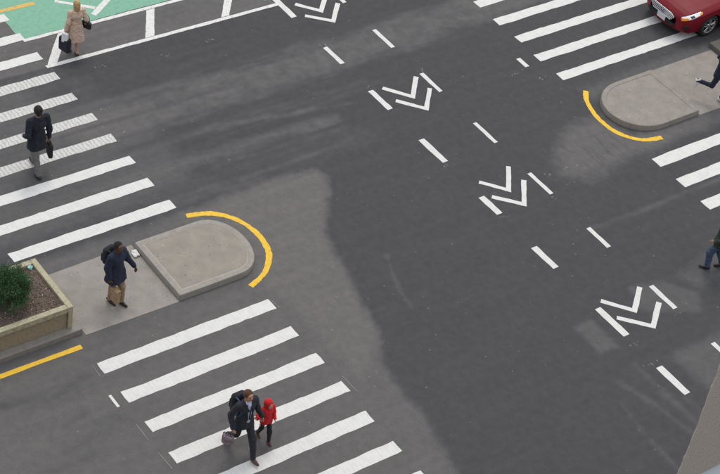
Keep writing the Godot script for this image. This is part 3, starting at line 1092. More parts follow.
func build_street() -> void:
	var road := thing("road", "dark grey asphalt of the junction, paler and dusty towards the traffic islands", "road", Vector3.ZERO, 0.0, "", "structure")
	var st := tool()
	var side := 140.0
	var n := 8
	for i in n:
		for k in n:
			var c := [Vector2(i, k), Vector2(i + 1, k), Vector2(i + 1, k + 1), Vector2(i, k), Vector2(i + 1, k + 1), Vector2(i, k + 1)]
			for p in c:
				var x: float = -side / 2 + side * p.x / n
				var z: float = -side / 2 + side * p.y / n
				st.set_normal(Vector3.UP)
				st.set_uv(Vector2((x / S - MAP_X) / MAP_SIDE, (z / S - MAP_Z) / MAP_SIDE))
				st.set_uv2(Vector2(x, z) / 1.9)
				st.add_vertex(Vector3(x, 0, z))
	var m := StandardMaterial3D.new()
	m.albedo_texture = road_map()
	m.roughness = 0.88
	m.metallic_specular = 0.35
	m.detail_enabled = true
	m.detail_blend_mode = BaseMaterial3D.BLEND_MODE_MUL
	m.detail_uv_layer = BaseMaterial3D.DETAIL_UV_2
	m.detail_albedo = grain_image(640, 91, 0.44, 1.22, 0.012)
	obj("asphalt", st.commit(), m, road)
	M.paint_ribbed = worn_paint(42, 0.36, 0.6, 0.82, 0.75)
	M.paint = worn_paint(52, 0.5, 0.68, 0.88, 0.22)

	# crosswalks: one on each side of the junction, each cut in two by the median
	var left_rows := []
	for i in 10:
		left_rows.append(-9.74 + 0.785 * i)
	crosswalk("white ladder crosswalk under the man in the dark jacket, running up to the green lane", -6.5, -2.9, left_rows, 0.27, [3, 4, 5, 6])
	crosswalk("white ladder crosswalk that the suited man and the child in red walk on", -6.45, -2.71, [0.67, 1.5, 2.31, 3.14, 3.98, 4.81, 5.62], 0.29, [], [
		[Vector2(-6.56, 0.66), Vector2(-6.57, 0.97), 0.012], [Vector2(-6.66, 1.47), Vector2(-6.66, 1.79), 0.05], [Vector2(-6.6, 2.3), Vector2(-6.6, 2.72), 0.012], [Vector2(-6.6, 3.05), Vector2(-6.58, 3.5), 0.014],
		[Vector2(-2.66, 0.72), Vector2(-2.62, 0.98), 0.01], [Vector2(-2.6, 3.05), Vector2(-2.58, 3.5), 0.012]])
	crosswalk("white ladder crosswalk in front of the red car", 7.46, 11.8, [-6.49, -5.71, -4.93, -4.16, -3.38, -2.58], 0.265, [])
	crosswalk("white ladder crosswalk below the far traffic island, cut off by the picture's edge", 7.42, 11.4, [0.79, 1.57, 2.38, 3.18], 0.31, [])
	var dash_ := thing("short_dash", "short white dash on the road beside the crosswalk before the red car", "road marking", Vector3.ZERO, 0.0, "", "structure")
	obj("dash", painted(strip(Vector2(7.02, -3.43), Vector2(7.02, -3.09), 0.11)), M.paint, dash_)

	# bicycle crossing
	var bike := thing("bicycle_crossing", "two dashed white lines with pairs of white chevrons crossing the junction", "road marking", Vector3.ZERO, 0.0, "", "structure")
	for d in [[-8.6, -6.95, 0.15], [-5.68, -5.0, 0.12], [-3.9, -3.16, 0.14], [-2.0, -1.15, 0.15], [0.12, 0.73, 0.15], [1.88, 2.58, 0.15], [3.9, 4.77, 0.15], [5.74, 6.55, 0.15], [7.6, 8.4, 0.15]]:
		obj("dash", painted(strip(Vector2(3.09, d[0]), Vector2(3.1, d[1]), d[2]), 0.006, 0.012), M.paint, bike)
	for d in [[-7.6, -6.95, 0.1], [-5.77, -5.02, 0.1], [-3.93, -3.19, 0.1], [-1.95, -1.19, 0.1], [-0.04, 0.72, 0.1], [1.93, 2.6, 0.11], [3.91, 4.65, 0.11], [5.75, 6.5, 0.11]]:
		obj("dash", painted(strip(Vector2(4.55, d[0]), Vector2(4.55, d[1]), d[2]), 0.006, 0.01), M.paint, bike)
	for c in [[Vector2(3.42, -7.38), Vector2(3.83, -6.9), Vector2(4.36, -7.45)], [Vector2(3.37, -6.9), Vector2(3.86, -6.45), Vector2(4.38, -7.0)], [Vector2(3.4, -3.86), Vector2(3.84, -3.31), Vector2(4.36, -3.88)], [Vector2(3.4, -3.36), Vector2(3.86, -2.83), Vector2(4.39, -3.4)],
		[Vector2(3.35, -0.29), Vector2(3.77, 0.21), Vector2(4.28, -0.42)], [Vector2(3.3, 0.22), Vector2(3.78, 0.72), Vector2(4.29, 0.09)], [Vector2(3.29, 3.77), Vector2(3.73, 4.31), Vector2(4.31, 3.83)], [Vector2(3.26, 4.29), Vector2(3.77, 4.83), Vector2(4.36, 4.36)]]:
		obj("chevron", painted(chevron(c[0], c[1], c[2], 0.108), 0.007, 0.01), M.paint, bike)

	# painted lane beyond the white lines
	var lane := thing("bicycle_lane", "mint green painted lane with a faded yellow stripe behind the woman", "bicycle lane", Vector3.ZERO, 0.0, "", "structure")
	obj("green_paint", painted([Vector2(-3.0, -8.72), Vector2(4.9, -8.72), Vector2(4.9, -13.5), Vector2(-3.0, -13.5)], 0.004, 0.02), M.green, lane)
	obj("green_paint", painted([Vector2(2.85, -7.78), Vector2(4.9, -8.0), Vector2(4.9, -8.71), Vector2(2.6, -8.71)], 0.004, 0.05), M.green, lane)
	obj("yellow_stripe", painted(strip(Vector2(-4.5, -9.9), Vector2(-2.08, -9.83), 0.12), 0.009, 0.012), M.yellow_old, lane)
	obj("white_stripe", painted(strip(Vector2(-1.62, -9.72), Vector2(-0.92, -9.12), 0.09), 0.009, 0.008), M.paint_line, lane)
	obj("white_stripe", painted(strip(Vector2(-1.08, -8.9), Vector2(0.15, -9.72), 0.13), 0.009, 0.008), M.paint_line, lane)
	var buffer := thing("lane_buffer", "white framed buffer strip with slanted bars along the green lane", "road marking", Vector3.ZERO, 0.0, "", "structure")
	obj("edge_line", painted(strip(Vector2(-2.98, -8.66), Vector2(4.0, -8.6), 0.1), 0.011, 0.01), M.paint_line, buffer)
	obj("edge_line", painted(strip(Vector2(-2.98, -7.62), Vector2(3.05, -7.55), 0.1), 0.007, 0.01), M.paint_line, buffer)
	obj("slanted_bar", painted([Vector2(-2.16, -8.6), Vector2(-1.93, -8.6), Vector2(-2.68, -7.67), Vector2(-2.93, -7.67)], 0.0065, 0.01), M.paint_line, buffer)
	obj("slanted_bar", painted([Vector2(0.1, -8.57), Vector2(0.32, -8.57), Vector2(-0.24, -7.65), Vector2(-0.47, -7.65)], 0.0065, 0.01), M.paint_line, buffer)
	obj("slanted_bar", painted([Vector2(2.25, -8.55), Vector2(2.47, -8.55), Vector2(1.75, -7.63), Vector2(1.53, -7.63)], 0.0065, 0.01), M.paint_line, buffer)

	# median: concrete at road level between raised islands
	var pave := thing("median_pavement", "grey concrete path at road level between the planter and the near island", "pavement", Vector3.ZERO, 0.0, "", "structure")
	obj("slab", slab(PackedVector2Array([Vector2(-6.28, -1.8) * S, Vector2(-4.26, -1.84) * S, Vector2(-4.26, -0.04) * S, Vector2(-6.28, -0.06) * S]), 0.0, 0.008), M.pavement, pave)
	var pave2 := thing("median_pavement", "stained tan concrete path behind the far island, under the runner", "pavement", Vector3.ZERO, 0.0, "", "structure")
	obj("slab", slab(PackedVector2Array([Vector2(9.58, -1.7) * S, Vector2(11.66, -1.7) * S, Vector2(11.66, 0.12) * S, Vector2(9.58, 0.09) * S]), 0.0, 0.008), M.pavement_worn, pave2)
	kerbed_island("traffic_island", "clean grey concrete island with rounded nose beside the navy-coated pedestrian", median_outline(-4.25, -2.2, -2.86, -1.76, -0.06), M.kerb, M.concrete, "traffic islands")
	kerbed_island("traffic_island", "stained tan concrete island with rounded nose near the red car", median_outline(9.55, 7.52, 8.5, -1.62, 0.07), M.pavement_worn, M.pavement_worn, "traffic islands", false)

	var y1 := thing("yellow_curve", "yellow curved line round the nose of the clean near island", "road marking", Vector3.ZERO, 0.0, "", "structure")
	obj("line", painted(arc_mark([Vector2(-2.83, -2.1), Vector2(-2.35, -1.95), Vector2(-2.0, -1.6), Vector2(-1.84, -1.1), Vector2(-1.86, -0.7), Vector2(-1.98, -0.36), Vector2(-2.28, -0.03), Vector2(-2.52, 0.11), Vector2(-2.8, 0.22)], 0.12), 0.006, 0.016), M.yellow, y1)
	var y2 := thing("yellow_curve", "yellow curved line round the nose of the stained far island", "road marking", Vector3.ZERO, 0.0, "", "structure")
	obj("line", painted(arc_mark([Vector2(7.69, -1.77), Vector2(7.45, -1.45), Vector2(7.29, -0.95), Vector2(7.28, -0.45), Vector2(7.4, -0.12), Vector2(7.6, 0.12), Vector2(7.86, 0.26), Vector2(8.17, 0.32)], 0.12), 0.006, 0.016), M.yellow, y2)
	var y3 := thing("yellow_line", "straight yellow line along the kerb below the planter", "road marking", Vector3.ZERO, 0.0, "", "structure")
	obj("line", painted(strip(Vector2(-13.5, 0.14), Vector2(-6.5, 0.165), 0.105), 0.006, 0.008), M.yellow, y3)


# ------------------------------------------------------------------ planters
func plank(a: Vector3, b: Vector3, size_y: float, size_w: float, m: Material, called: String, parent: Node3D) -> void:
	# a board from a to b (centres of its ends)
	var o := obj(called, rbox(Vector3(size_w, size_y, a.distance_to(b)), 0.012, 2), m, parent)
	o.position = (a + b) * 0.5
	o.rotation.y = atan2((b - a).x, (b - a).z)


func planter(label: String, kerb_label: String, x0: float, x1: float, open_end: int) -> void:
	# x0 < x1 on the survey grid; open_end is the side that faces the path
	var k := thing("planter_kerb", kerb_label, "kerb", Vector3.ZERO, 0.0, "kerbs under the planters", "structure")
	var e0 := x0 if open_end < 0 else x0
	var e1 := x1
	var z0 := -1.84
	var z1 := -0.13
	var count := int((e1 - e0) * S / 1.6)
	for i in count:
		var a := lerpf(e0, e1, float(i) / count) * S
		var b := lerpf(e0, e1, float(i + 1) / count) * S - 0.008
		var o := obj("kerb_stone", rbox(Vector3(b - a, 0.17, (z1 - z0) * S), 0.025, 2), M.kerb_dark if open_end > 0 else M.kerb_darkest, k)
		o.position = Vector3((a + b) * 0.5, 0.055, (z0 + z1) * 0.5 * S)
	var top := 0.75
	var base := 0.142
	var i0 := (x0 + (0.6 if open_end < 0 else 0.17)) * S
	var i1 := (x1 - 0.17) * S
	var f := -0.245 * S
	var b_ := -1.71 * S
	var t := thing("planter", label, "planter", Vector3((i0 + i1) * 0.5, base, (f + b_) * 0.5), 0.0, "timber planters")
	var hx := (i1 - i0) * 0.5
	var hz := (f - b_) * 0.5
	var y := top - base
	var w := 0.13
	plank(Vector3(-hx + w + 0.003, y - 0.07, hz - w * 0.5), Vector3(hx - w - 0.003, y - 0.07, hz - w * 0.5), 0.14, w, M.beam, "rim_board", t)
	plank(Vector3(-hx + w + 0.003, y - 0.07, -hz + w * 0.5), Vector3(hx - w - 0.003, y - 0.07, -hz + w * 0.5), 0.14, w, M.beam, "rim_board", t)
	for s in [-1, 1]:
		plank(Vector3(s * (hx - w * 0.5), y - 0.068, -hz), Vector3(s * (hx - w * 0.5), y - 0.068, hz), 0.14, w, M.beam, "rim_board", t)
		for q in [-1, 1]:
			var post := obj("corner_post", rbox(Vector3(0.1, y - 0.14, 0.1), 0.01, 2), M.beam, t)
			post.position = Vector3(s * (hx - 0.052), (y - 0.14) * 0.5, q * (hz - 0.052))
		var end := obj("side_panel", rbox(Vector3(0.04, y - 0.142, 2 * hz - 0.22), 0.006, 2), M.panel, t)
		end.position = Vector3(s * (hx - 0.07), (y - 0.142) * 0.5, 0)
		var face_ := obj("side_panel", rbox(Vector3(2 * hx - 0.22, y - 0.142, 0.04), 0.006, 2), M.panel, t)
		face_.position = Vector3(0, (y - 0.142) * 0.5, s * (hz - 0.07))
	# soil, heaped a little
	var st := tool()
	var nx := 40
	var nz := 24
	var P := func(i, j):
		var x := lerpf(-hx + 0.1, hx - 0.1, float(i) / nx)
		var z := lerpf(-hz + 0.1, hz - 0.1, float(j) / nz)
		return Vector3(x, y - 0.075 + warp.get_noise_2d(x * 90, z * 90) * 0.035 + warp.get_noise_2d(x * 400, z * 400) * 0.02, z)
	for i in nx:
		for j in nz:
			quad(st, P.call(i, j), P.call(i + 1, j), P.call(i + 1, j + 1), P.call(i, j + 1))
	obj("soil", done(st), M.soil, t)
	# bark chips, pebbles and dry leaves on it
	var chip := rbox(Vector3(0.05, 0.012, 0.02), 0.006, 1)
	var mm := MultiMesh.new()
	mm.transform_format = MultiMesh.TRANSFORM_3D
	mm.use_colors = true
	mm.mesh = chip
	mm.instance_count = 2600
	var r := RandomNumberGenerator.new()
	r.seed = 300 + int(x0)
	for i in mm.instance_count:
		var x := r.randf_range(-hx + 0.14, hx - 0.14)
		var z := r.randf_range(-hz + 0.14, hz - 0.14)
		var h := y - 0.07 + warp.get_noise_2d(x * 90, z * 90) * 0.035 + warp.get_noise_2d(x * 400, z * 400) * 0.02
		var s := r.randf_range(0.4, 1.1)
		mm.set_instance_transform(i, Transform3D(Basis(Vector3(r.randfn(), r.randfn() * 3.0, r.randfn()).normalized(), r.randf() * TAU).scaled(Vector3.ONE * s), Vector3(x, h, z)))
		var tone := r.randf()
		if tone < 0.1: mm.set_instance_color(i, Color(0.42, 0.38, 0.33))
		elif tone < 0.3: mm.set_instance_color(i, Color(0.24, 0.18, 0.14))
		else: mm.set_instance_color(i, Color(0.12, 0.085, 0.07) * r.randf_range(0.6, 1.3))
	var mi := MultiMeshInstance3D.new()
	mi.name = "bark_chips"
	mi.multimesh = mm
	var cm := StandardMaterial3D.new()
	cm.vertex_color_use_as_albedo = true
	cm.roughness = 0.95
	mi.material_override = cm
	mi.set_meta("kind", "stuff")
	t.add_child(mi)


func shrub(label: String, at: Vector3, rad: float, tall: float) -> void:
	var t := thing("evergreen_shrub", label, "shrub", at)
	var r := RandomNumberGenerator.new()
	r.seed = 9001
	# stems
	for i in 7:
		var a := TAU * i / 7.0 + r.randf()
		obj("stem", tube([Vector3(0, -0.06, 0), Vector3(cos(a) * rad * 0.2, tall * 0.3, sin(a) * rad * 0.2), Vector3(cos(a) * rad * 0.6, tall * 0.7, sin(a) * rad * 0.6)], 0.02, 6, 0.006), mat(Color(0.09, 0.06, 0.04)), t)
	# sprays of small leaves, gathered in tufts
	var v := PackedVector3Array()
	var n := PackedVector3Array()
	var idx := PackedInt32Array()
	var cols := PackedColorArray()
	for k in 760:
		var d := Vector3(r.randfn(), r.randfn(), r.randfn()).normalized()
		if d.y < -0.55: d.y = -d.y
		var lump := 0.86 + 0.42 * warp.get_noise_3dv(d * 110.0)
		var depth := pow(r.randf(), 0.35) * lump
		var c := Vector3(d.x * rad * depth, tall * 0.52 + d.y * tall * 0.52 * depth, d.z * rad * depth)
		var tone := r.randf_range(0.6, 1.5)
		for q in 40:
			var dir := (d * 0.9 + Vector3(r.randfn(), r.randfn() + 0.35, r.randfn()) * 0.75).normalized()
			var p := c + Vector3(r.randfn(), r.randfn(), r.randfn()) * 0.038
			var l := r.randf_range(0.022, 0.045)
			var w := dir.cross(Vector3(r.randfn(), r.randfn(), r.randfn())).normalized() * r.randf_range(0.004, 0.0075)
			var nrm := dir.cross(w).normalized()
			var first := v.size()
			v.append_array([p - w * 0.5, p + dir * l * 0.5 + w, p + dir * l, p + dir * l * 0.5 - w])
			for z in 4:
				n.append(nrm)
				var u := tone * r.randf_range(0.8, 1.2)
				cols.append(Color(0.052 * u, 0.122 * u, 0.044 * u))
			idx.append_array([first, first + 1, first + 2, first, first + 2, first + 3])
	var lm := StandardMaterial3D.new()
	lm.vertex_color_use_as_albedo = true
	lm.roughness = 0.6
	lm.cull_mode = BaseMaterial3D.CULL_DISABLED
	lm.backlight_enabled = true
	lm.backlight = Color(0.25, 0.3, 0.15)
	obj("foliage", arrays_mesh(v, n, idx, cols), lm, t)


func crumpled(called: String, label: String, at: Vector3, size: Vector3, cols: Array, seed_: int) -> void:
	var sm := SphereMesh.new()
	sm.radial_segments = 16
	sm.rings = 9
	var a := sm.surface_get_arrays(0) if sm.get_surface_count() else []
	a = sm.get_mesh_arrays()
	var v: PackedVector3Array = a[Mesh.ARRAY_VERTEX]
	var st := tool()
	st.set_smooth_group(-1)
	for i in a[Mesh.ARRAY_INDEX]:
		var p := v[i] * 2.0
		var k := 0.75 + 0.7 * warp.get_noise_3dv(p * 70.0 + Vector3.ONE * seed_ * 31.0)
		st.add_vertex(p * k * size * 0.5)
	var m := nmat(seed_, 0.12, 0.03, cols, 0.6)
	var o := obj(called, done(st), m)
	o.position = at + Vector3(0, size.y * 0.32, 0)
	tag(o, label, "litter")


# ------------------------------------------------------------------ car
const CAR := [   # distance from the nose, half width, bottom, shoulder, top
	[0.0, 0.5, 0.34, 0.6, 0.66], [0.05, 0.68, 0.27, 0.645, 0.715], [0.14, 0.79, 0.22, 0.69, 0.775], [0.3, 0.865, 0.2, 0.735, 0.835], [0.55, 0.9, 0.2, 0.785, 0.895], [1.0, 0.915, 0.2, 0.855, 0.965], [1.5, 0.92, 0.2, 0.91, 1.02], [2.4, 0.92, 0.2, 0.95, 1.04], [3.4, 0.92, 0.2, 0.98, 1.06], [4.2, 0.9, 0.24, 1.0, 1.08], [4.6, 0.84, 0.32, 0.97, 1.03], [4.8, 0.66, 0.45, 0.88, 0.93]]

func car_row(t: float) -> Array:
	var i := 0
	while i < CAR.size() - 2 and t > float(CAR[i + 1][0]):
		i += 1
	var a: Array = CAR[i]
	var b: Array = CAR[i + 1]
	var f := (t - float(a[0])) / (float(b[0]) - float(a[0]))
	var out := []
	for k in range(1, 5):
		var p0: float = CAR[maxi(i - 1, 0)][k]
		var p3: float = CAR[mini(i + 2, CAR.size() - 1)][k]
		var lin_ := lerpf(a[k], b[k], f)
		out.append(lerpf(lin_, cubic_interpolate(a[k], b[k], p0, p3, f), 0.35))
	return out


func car_point(t: float, v: float) -> Vector3:
	# v runs from the middle of the floor (0) round the flank to the middle of the bonnet (9)
	var r := car_row(t)
	var w: float = r[0]
	var lo: float = r[1]
	var sh: float = r[2]
	var hi: float = r[3]
	var prof := [Vector2(0, lo), Vector2(w * 0.84, lo), Vector2(w * 0.95, lo + 0.05), Vector2(w * 0.985, lerpf(lo, sh, 0.4)), Vector2(w, lerpf(lo, sh, 0.68)), Vector2(w * 0.98, sh - 0.04), Vector2(w * 0.93, sh), Vector2(w * 0.8, lerpf(sh, hi, 0.45)), Vector2(w * 0.45, lerpf(sh, hi, 0.88)), Vector2(0, hi)]
	var i := clampi(int(v), 0, 8)
	var f := v - i
	var p: Vector2 = (prof[i] as Vector2).lerp(prof[i + 1], f)
	# the nose is swept back towards the sides
	return Vector3(p.x, p.y, -2.4 + t + (p.x * p.x) * 0.1 * clampf(1.0 - t / 0.8, 0.0, 1.0))


func car_patch(t0: float, t1: float, v0a: float, v1a: float, v0b: float, v1b: float, lift: float, side: float) -> ArrayMesh:
	# a panel that follows the bodywork, between the v limits at its front and at its rear
	var st := tool()
	var n := 12
	var P := func(i, j):
		var t := lerpf(t0, t1, float(i) / n)
		var v := lerpf(lerpf(v0a, v0b, float(i) / n), lerpf(v1a, v1b, float(i) / n), float(j) / n)
		var e := 0.01
		var p := car_point(t, v)
		var nrm := (car_point(t + e, v) - p).cross(car_point(t, v + e) - p).normalized()
		if nrm.x < 0.0: nrm = -nrm
		var edge_: float = minf(minf(float(i), float(n - i)), minf(float(j), float(n - j)))
		p += nrm * (lift if edge_ > 0.0 else -0.01)
		return Vector3(p.x * side, p.y, p.z)
	for i in n:
		for j in n:
			if side > 0.0: quad(st, P.call(i, j), P.call(i, j + 1), P.call(i + 1, j + 1), P.call(i + 1, j))
			else: quad(st, P.call(i, j), P.call(i + 1, j), P.call(i + 1, j + 1), P.call(i, j + 1))
	return done(st)


func build_car() -> void:
	var t := thing("car", "dark red car stopped with its front over the crosswalk", "car", Vector3(14.82, 0, -3.34), PI / 2)
	var red := mat(Color(0.17, 0.004, 0.013), 0.45, 0.0)
	red.clearcoat_enabled = true
	red.metallic_specular = 0.25
	red.clearcoat = 0.25
	red.clearcoat_roughness = 0.45
	var black := mat(Color(0.012, 0.012, 0.013), 0.6)
	var chrome := mat(Color(0.62, 0.63, 0.65), 0.18, 0.9)
	var tyre_mat := mat(Color(0.018, 0.018, 0.019), 0.85)
	# bodywork: one shell, left open round the wheels
	var nt := 150
	var nv := 54
	var arches := [-1.42, 1.36]
	var gap := 0.372
	var v := PackedVector3Array()
	var nn := PackedVector3Array()
	var idx := PackedInt32Array()
	var deep := PackedByteArray()
	for i in nt + 1:
		var tt := 4.8 * (0.35 * float(i) / nt + 0.65 * pow(float(i) / nt, 1.6))
		for k in 2 * nv + 1:
			var side_ := 1.0 if k <= nv else -1.0
			var vv := 9.0 * (k if k <= nv else 2 * nv - k) / nv
			var p := car_point(tt, vv)
			var hole := 0
			if vv > 0.9 and vv < 7.0:
				for z in arches:
					var off := Vector2(p.z - z, p.y - 0.33)
					if off.length() < gap:
						if off.length() < gap - 0.062 or vv < 1.6: hole = 1
						else:
							off = off.normalized() * gap
							p.z = z + off.x
							p.y = 0.33 + off.y
			v.append(Vector3(p.x * side_, p.y, p.z))
			deep.append(hole)
	nn.resize(v.size())
	var m := 2 * nv + 1
	for i in nt:
		for k in m - 1:
			var a := i * m + k
			var q := [a, a + 1, a + m + 1, a + m]
			if deep[q[0]] + deep[q[1]] + deep[q[2]] + deep[q[3]] > 0: continue
			for tri in [[q[0], q[1], q[2]], [q[0], q[2], q[3]]]:
				idx.append_array(tri)
				var fn := (v[tri[2]] - v[tri[0]]).cross(v[tri[1]] - v[tri[0]])
				for c in tri: nn[c] += fn
	for i in nn.size(): nn[i] = nn[i].normalized()
	# nose and tail are closed flat
	for e in 2:
		var row := 0 if e == 0 else nt * m
		var first := v.size()
		for k in m:
			v.append(v[row + k])
			nn.append(Vector3(0, 0, -1 if e == 0 else 1))
		var mid := v.size()
		v.append(Vector3(0, 0.5 if e == 0 else 0.7, v[row].z))
		nn.append(Vector3(0, 0, -1 if e == 0 else 1))
		for k in m - 1:
			idx.append_array([mid, first + k, first + k + 1] if e == 1 else [mid, first + k + 1, first + k])
	obj("bodywork", arrays_mesh(v, nn, idx), red, t)
	for z in arches:
		for s in [-1.0, 1.0]:
			var liner := tool()
			for k in 24:
				var a0 := -0.35 + (PI + 0.7) * k / 24.0
				var a1 := -0.35 + (PI + 0.7) * (k + 1) / 24.0
				quad(liner, Vector3(0.9 * s, 0.33 + sin(a0) * gap, z + cos(a0) * gap), Vector3(0.9 * s, 0.33 + sin(a1) * gap, z + cos(a1) * gap), Vector3(0.5 * s, 0.33 + sin(a1) * gap, z + cos(a1) * gap), Vector3(0.5 * s, 0.33 + sin(a0) * gap, z + cos(a0) * gap))
				quad(liner, Vector3(0.55 * s, 0.33, z), Vector3(0.55 * s, 0.33 + sin(a0) * gap, z + cos(a0) * gap), Vector3(0.55 * s, 0.33 + sin(a1) * gap, z + cos(a1) * gap), Vector3(0.55 * s, 0.33, z))
			obj("wheel_arch", done(liner), black, t)
	# cabin
	var glass := mat(Color(0.02, 0.024, 0.026), 0.06)
	var gl := tool()
	gl.set_smooth_group(-1)
	var lowc := [Vector3(0.79, 1.0, -0.98), Vector3(0.8, 1.02, 1.75)]
	var high := [Vector3(0.56, 1.47, -0.12), Vector3(0.55, 1.46, 1.15)]
	var MX := func(p): return Vector3(-p.x, p.y, p.z)
	quad(gl, MX.call(lowc[0]), lowc[0], high[0], MX.call(high[0]))
	quad(gl, lowc[0], lowc[1], high[1], high[0])
	quad(gl, lowc[1], MX.call(lowc[1]), MX.call(high[1]), high[1])
	quad(gl, MX.call(lowc[1]), MX.call(lowc[0]), MX.call(high[0]), MX.call(high[1]))
	obj("window", done(gl), glass, t)
	var roof := obj("roof", rbox(Vector3(1.18, 0.06, 1.36), 0.03, 3), red, t)
	roof.position = Vector3(0, 1.475, 0.51)
	for s in [-1.0, 1.0]:
		obj("pillar", tube([Vector3(0.8 * s, 1.0, -0.98), Vector3(0.57 * s, 1.46, -0.12)], 0.035), red, t)
		obj("pillar", tube([Vector3(0.81 * s, 1.02, 1.75), Vector3(0.56 * s, 1.45, 1.15)], 0.05), red, t)
		obj("pillar", tube([Vector3(0.81 * s, 1.02, 0.45), Vector3(0.575 * s, 1.46, 0.45)], 0.03), black, t)
		var mirror := obj("mirror", rbox(Vector3(0.2, 0.14, 0.1), 0.045, 3), red, t)
		mirror.position = Vector3(0.98 * s, 1.06, -0.75)
	# wheels
	for z in [-1.42, 1.36]:
		for s in [-1.0, 1.0]:
			var w := Node3D.new()
			w.name = "wheel"
			w.position = Vector3(0.79 * s, 0.33, z)
			t.add_child(w, true)
			obj("tyre", lathe_x([Vector2(-0.1, 0.23), Vector2(-0.11, 0.29), Vector2(-0.085, 0.325), Vector2(-0.05, 0.33), Vector2(0.05, 0.33), Vector2(0.085, 0.325), Vector2(0.11, 0.29), Vector2(0.1, 0.23), Vector2(-0.1, 0.23)], 40), tyre_mat, w)
			var rim := obj("rim", lathe_x([Vector2(0.102 * s, 0.232), Vector2(0.108 * s, 0.22), Vector2(0.09 * s, 0.208), Vector2(0.02 * s, 0.2), Vector2(-0.02 * s, 0.2)], 40), mat(Color(0.35, 0.35, 0.36), 0.35, 0.8), w)
			var disc := obj("brake_disc", lathe_x([Vector2(0.0, 0.2), Vector2(0.0, 0.0)], 24), black, w)
			for k in 5:
				for q in [-0.16, 0.16]:
					var an: float = TAU * k / 5.0 + q
					obj("spoke", tube([Vector3(0.085 * s, cos(an) * 0.05, sin(an) * 0.05), Vector3(0.095 * s, cos(an * 1.0) * 0.21, sin(an) * 0.21)], 0.02, 6, 0.014), mat(Color(0.55, 0.55, 0.56), 0.3, 0.85), rim)
			var hub := obj("hub", lathe_x([Vector2(0.05 * s, 0.07), Vector2(0.095 * s, 0.06), Vector2(0.1 * s, 0.0)], 20), mat(Color(0.5, 0.5, 0.51), 0.3, 0.85), rim)
			disc.position.x = 0.01 * s
			hub.position.x = 0.0
	# grille: a dark opening with bright bars and a badge
	var grille := obj("grille", slab_front([Vector2(-0.43, 0.605), Vector2(-0.34, 0.665), Vector2(0.34, 0.665), Vector2(0.43, 0.605), Vector2(0.33, 0.485), Vector2(-0.33, 0.485)], -2.425, -2.36), black, t)
	for k in 4:
		var y := 0.503 + 0.046 * k
		var half := lerpf(0.345, 0.415, clampf((y - 0.49) / 0.115, 0, 1)) if y < 0.605 else lerpf(0.415, 0.35, (y - 0.605) / 0.06)
		var bar := obj("grille_bar", rbox(Vector3(2 * half, 0.027, 0.024), 0.01, 2), chrome, grille)
		bar.position = Vector3(0, y, -2.434)
	var rim_pts := [Vector2(-0.44, 0.605), Vector2(-0.345, 0.672), Vector2(0.345, 0.672), Vector2(0.44, 0.605), Vector2(0.335, 0.478), Vector2(-0.335, 0.478)]
	for k in 6:
		var a: Vector2 = rim_pts[k]
		var b: Vector2 = rim_pts[(k + 1) % 6]
		obj("grille_frame", tube([Vector3(a.x, a.y, -2.428), Vector3(b.x, b.y, -2.428)], 0.013, 8), chrome, grille)
	var badge := obj("badge", rbox(Vector3(0.13, 0.066, 0.02), 0.03, 4), mat(Color(0.03, 0.05, 0.12), 0.2), grille)
	badge.position = Vector3(0, 0.58, -2.445)
	obj("badge_ring", tube(oval(0.066, 0.035, Vector3(0, 0.58, -2.456)), 0.006, 6), chrome, badge).position = -badge.position
	for p in [Vector2(-0.032, 0.004), Vector2(0.0, 0.012), Vector2(0.026, 0.01), Vector2(0.012, -0.012), Vector2(0.036, -0.008), Vector2(-0.01, -0.01)]:
		var star := obj("badge_star", rbox(Vector3(0.009, 0.009, 0.006), 0.003, 1), chrome, badge)
		star.position = Vector3(p.x, p.y, -0.011)
	# lower bumper: intake, lip and number plate
	obj("intake", slab_front([Vector2(-0.5, 0.36), Vector2(-0.46, 0.42), Vector2(0.46, 0.42), Vector2(0.5, 0.36), Vector2(0.42, 0.3), Vector2(-0.42, 0.3)], -2.41, -2.33), black, t)
	var lip := []
	for i in 21:
		var x := lerpf(-0.8, 0.8, i / 20.0)
		lip.append(Vector3(x, 0.245, -2.37 + pow(absf(x) / 0.8, 2.4) * 0.3))
	obj("bumper_lip", tube(lip, 0.03, 8), red, t)
	var plate := obj("number_plate", rbox(Vector3(0.31, 0.16, 0.012), 0.012, 2), mat(Color(0.62, 0.6, 0.62), 0.45), t)
	plate.position = Vector3(-0.02, 0.405, -2.435)
	# headlights
	for s in [-1.0, 1.0]:
		var lamp_white := mat(Color(0.75, 0.76, 0.78), 0.12, 0.2)
		lamp_white.clearcoat_enabled = true
		var h := obj("headlight", car_patch(0.03, 0.62, 4.75, 6.9, 6.0, 6.75, 0.008, s), lamp_white, t)
		var amber := mat(Color(0.85, 0.3, 0.03), 0.15)
		obj("indicator", car_patch(0.035, 0.17, 4.85, 6.3, 5.15, 6.2, 0.012, s), amber, h)
		obj("reflector", car_patch(0.5, 0.63, 5.85, 6.3, 6.1, 6.6, 0.012, s), amber, h)
		obj("projector", car_patch(0.22, 0.34, 5.45, 6.45, 5.65, 6.45, 0.016, s), mat(Color(0.03, 0.035, 0.045), 0.08), h)
		obj("fog_lamp_recess", car_patch(0.08, 0.22, 2.2, 3.6, 2.4, 3.5, 0.004, s), black, t)


func oval(a: float, b: float, at: Vector3) -> Array:
	var p := []
	for i in 25:
		p.append(at + Vector3(cos(TAU * i / 24.0) * a, sin(TAU * i / 24.0) * b, 0))
	return p


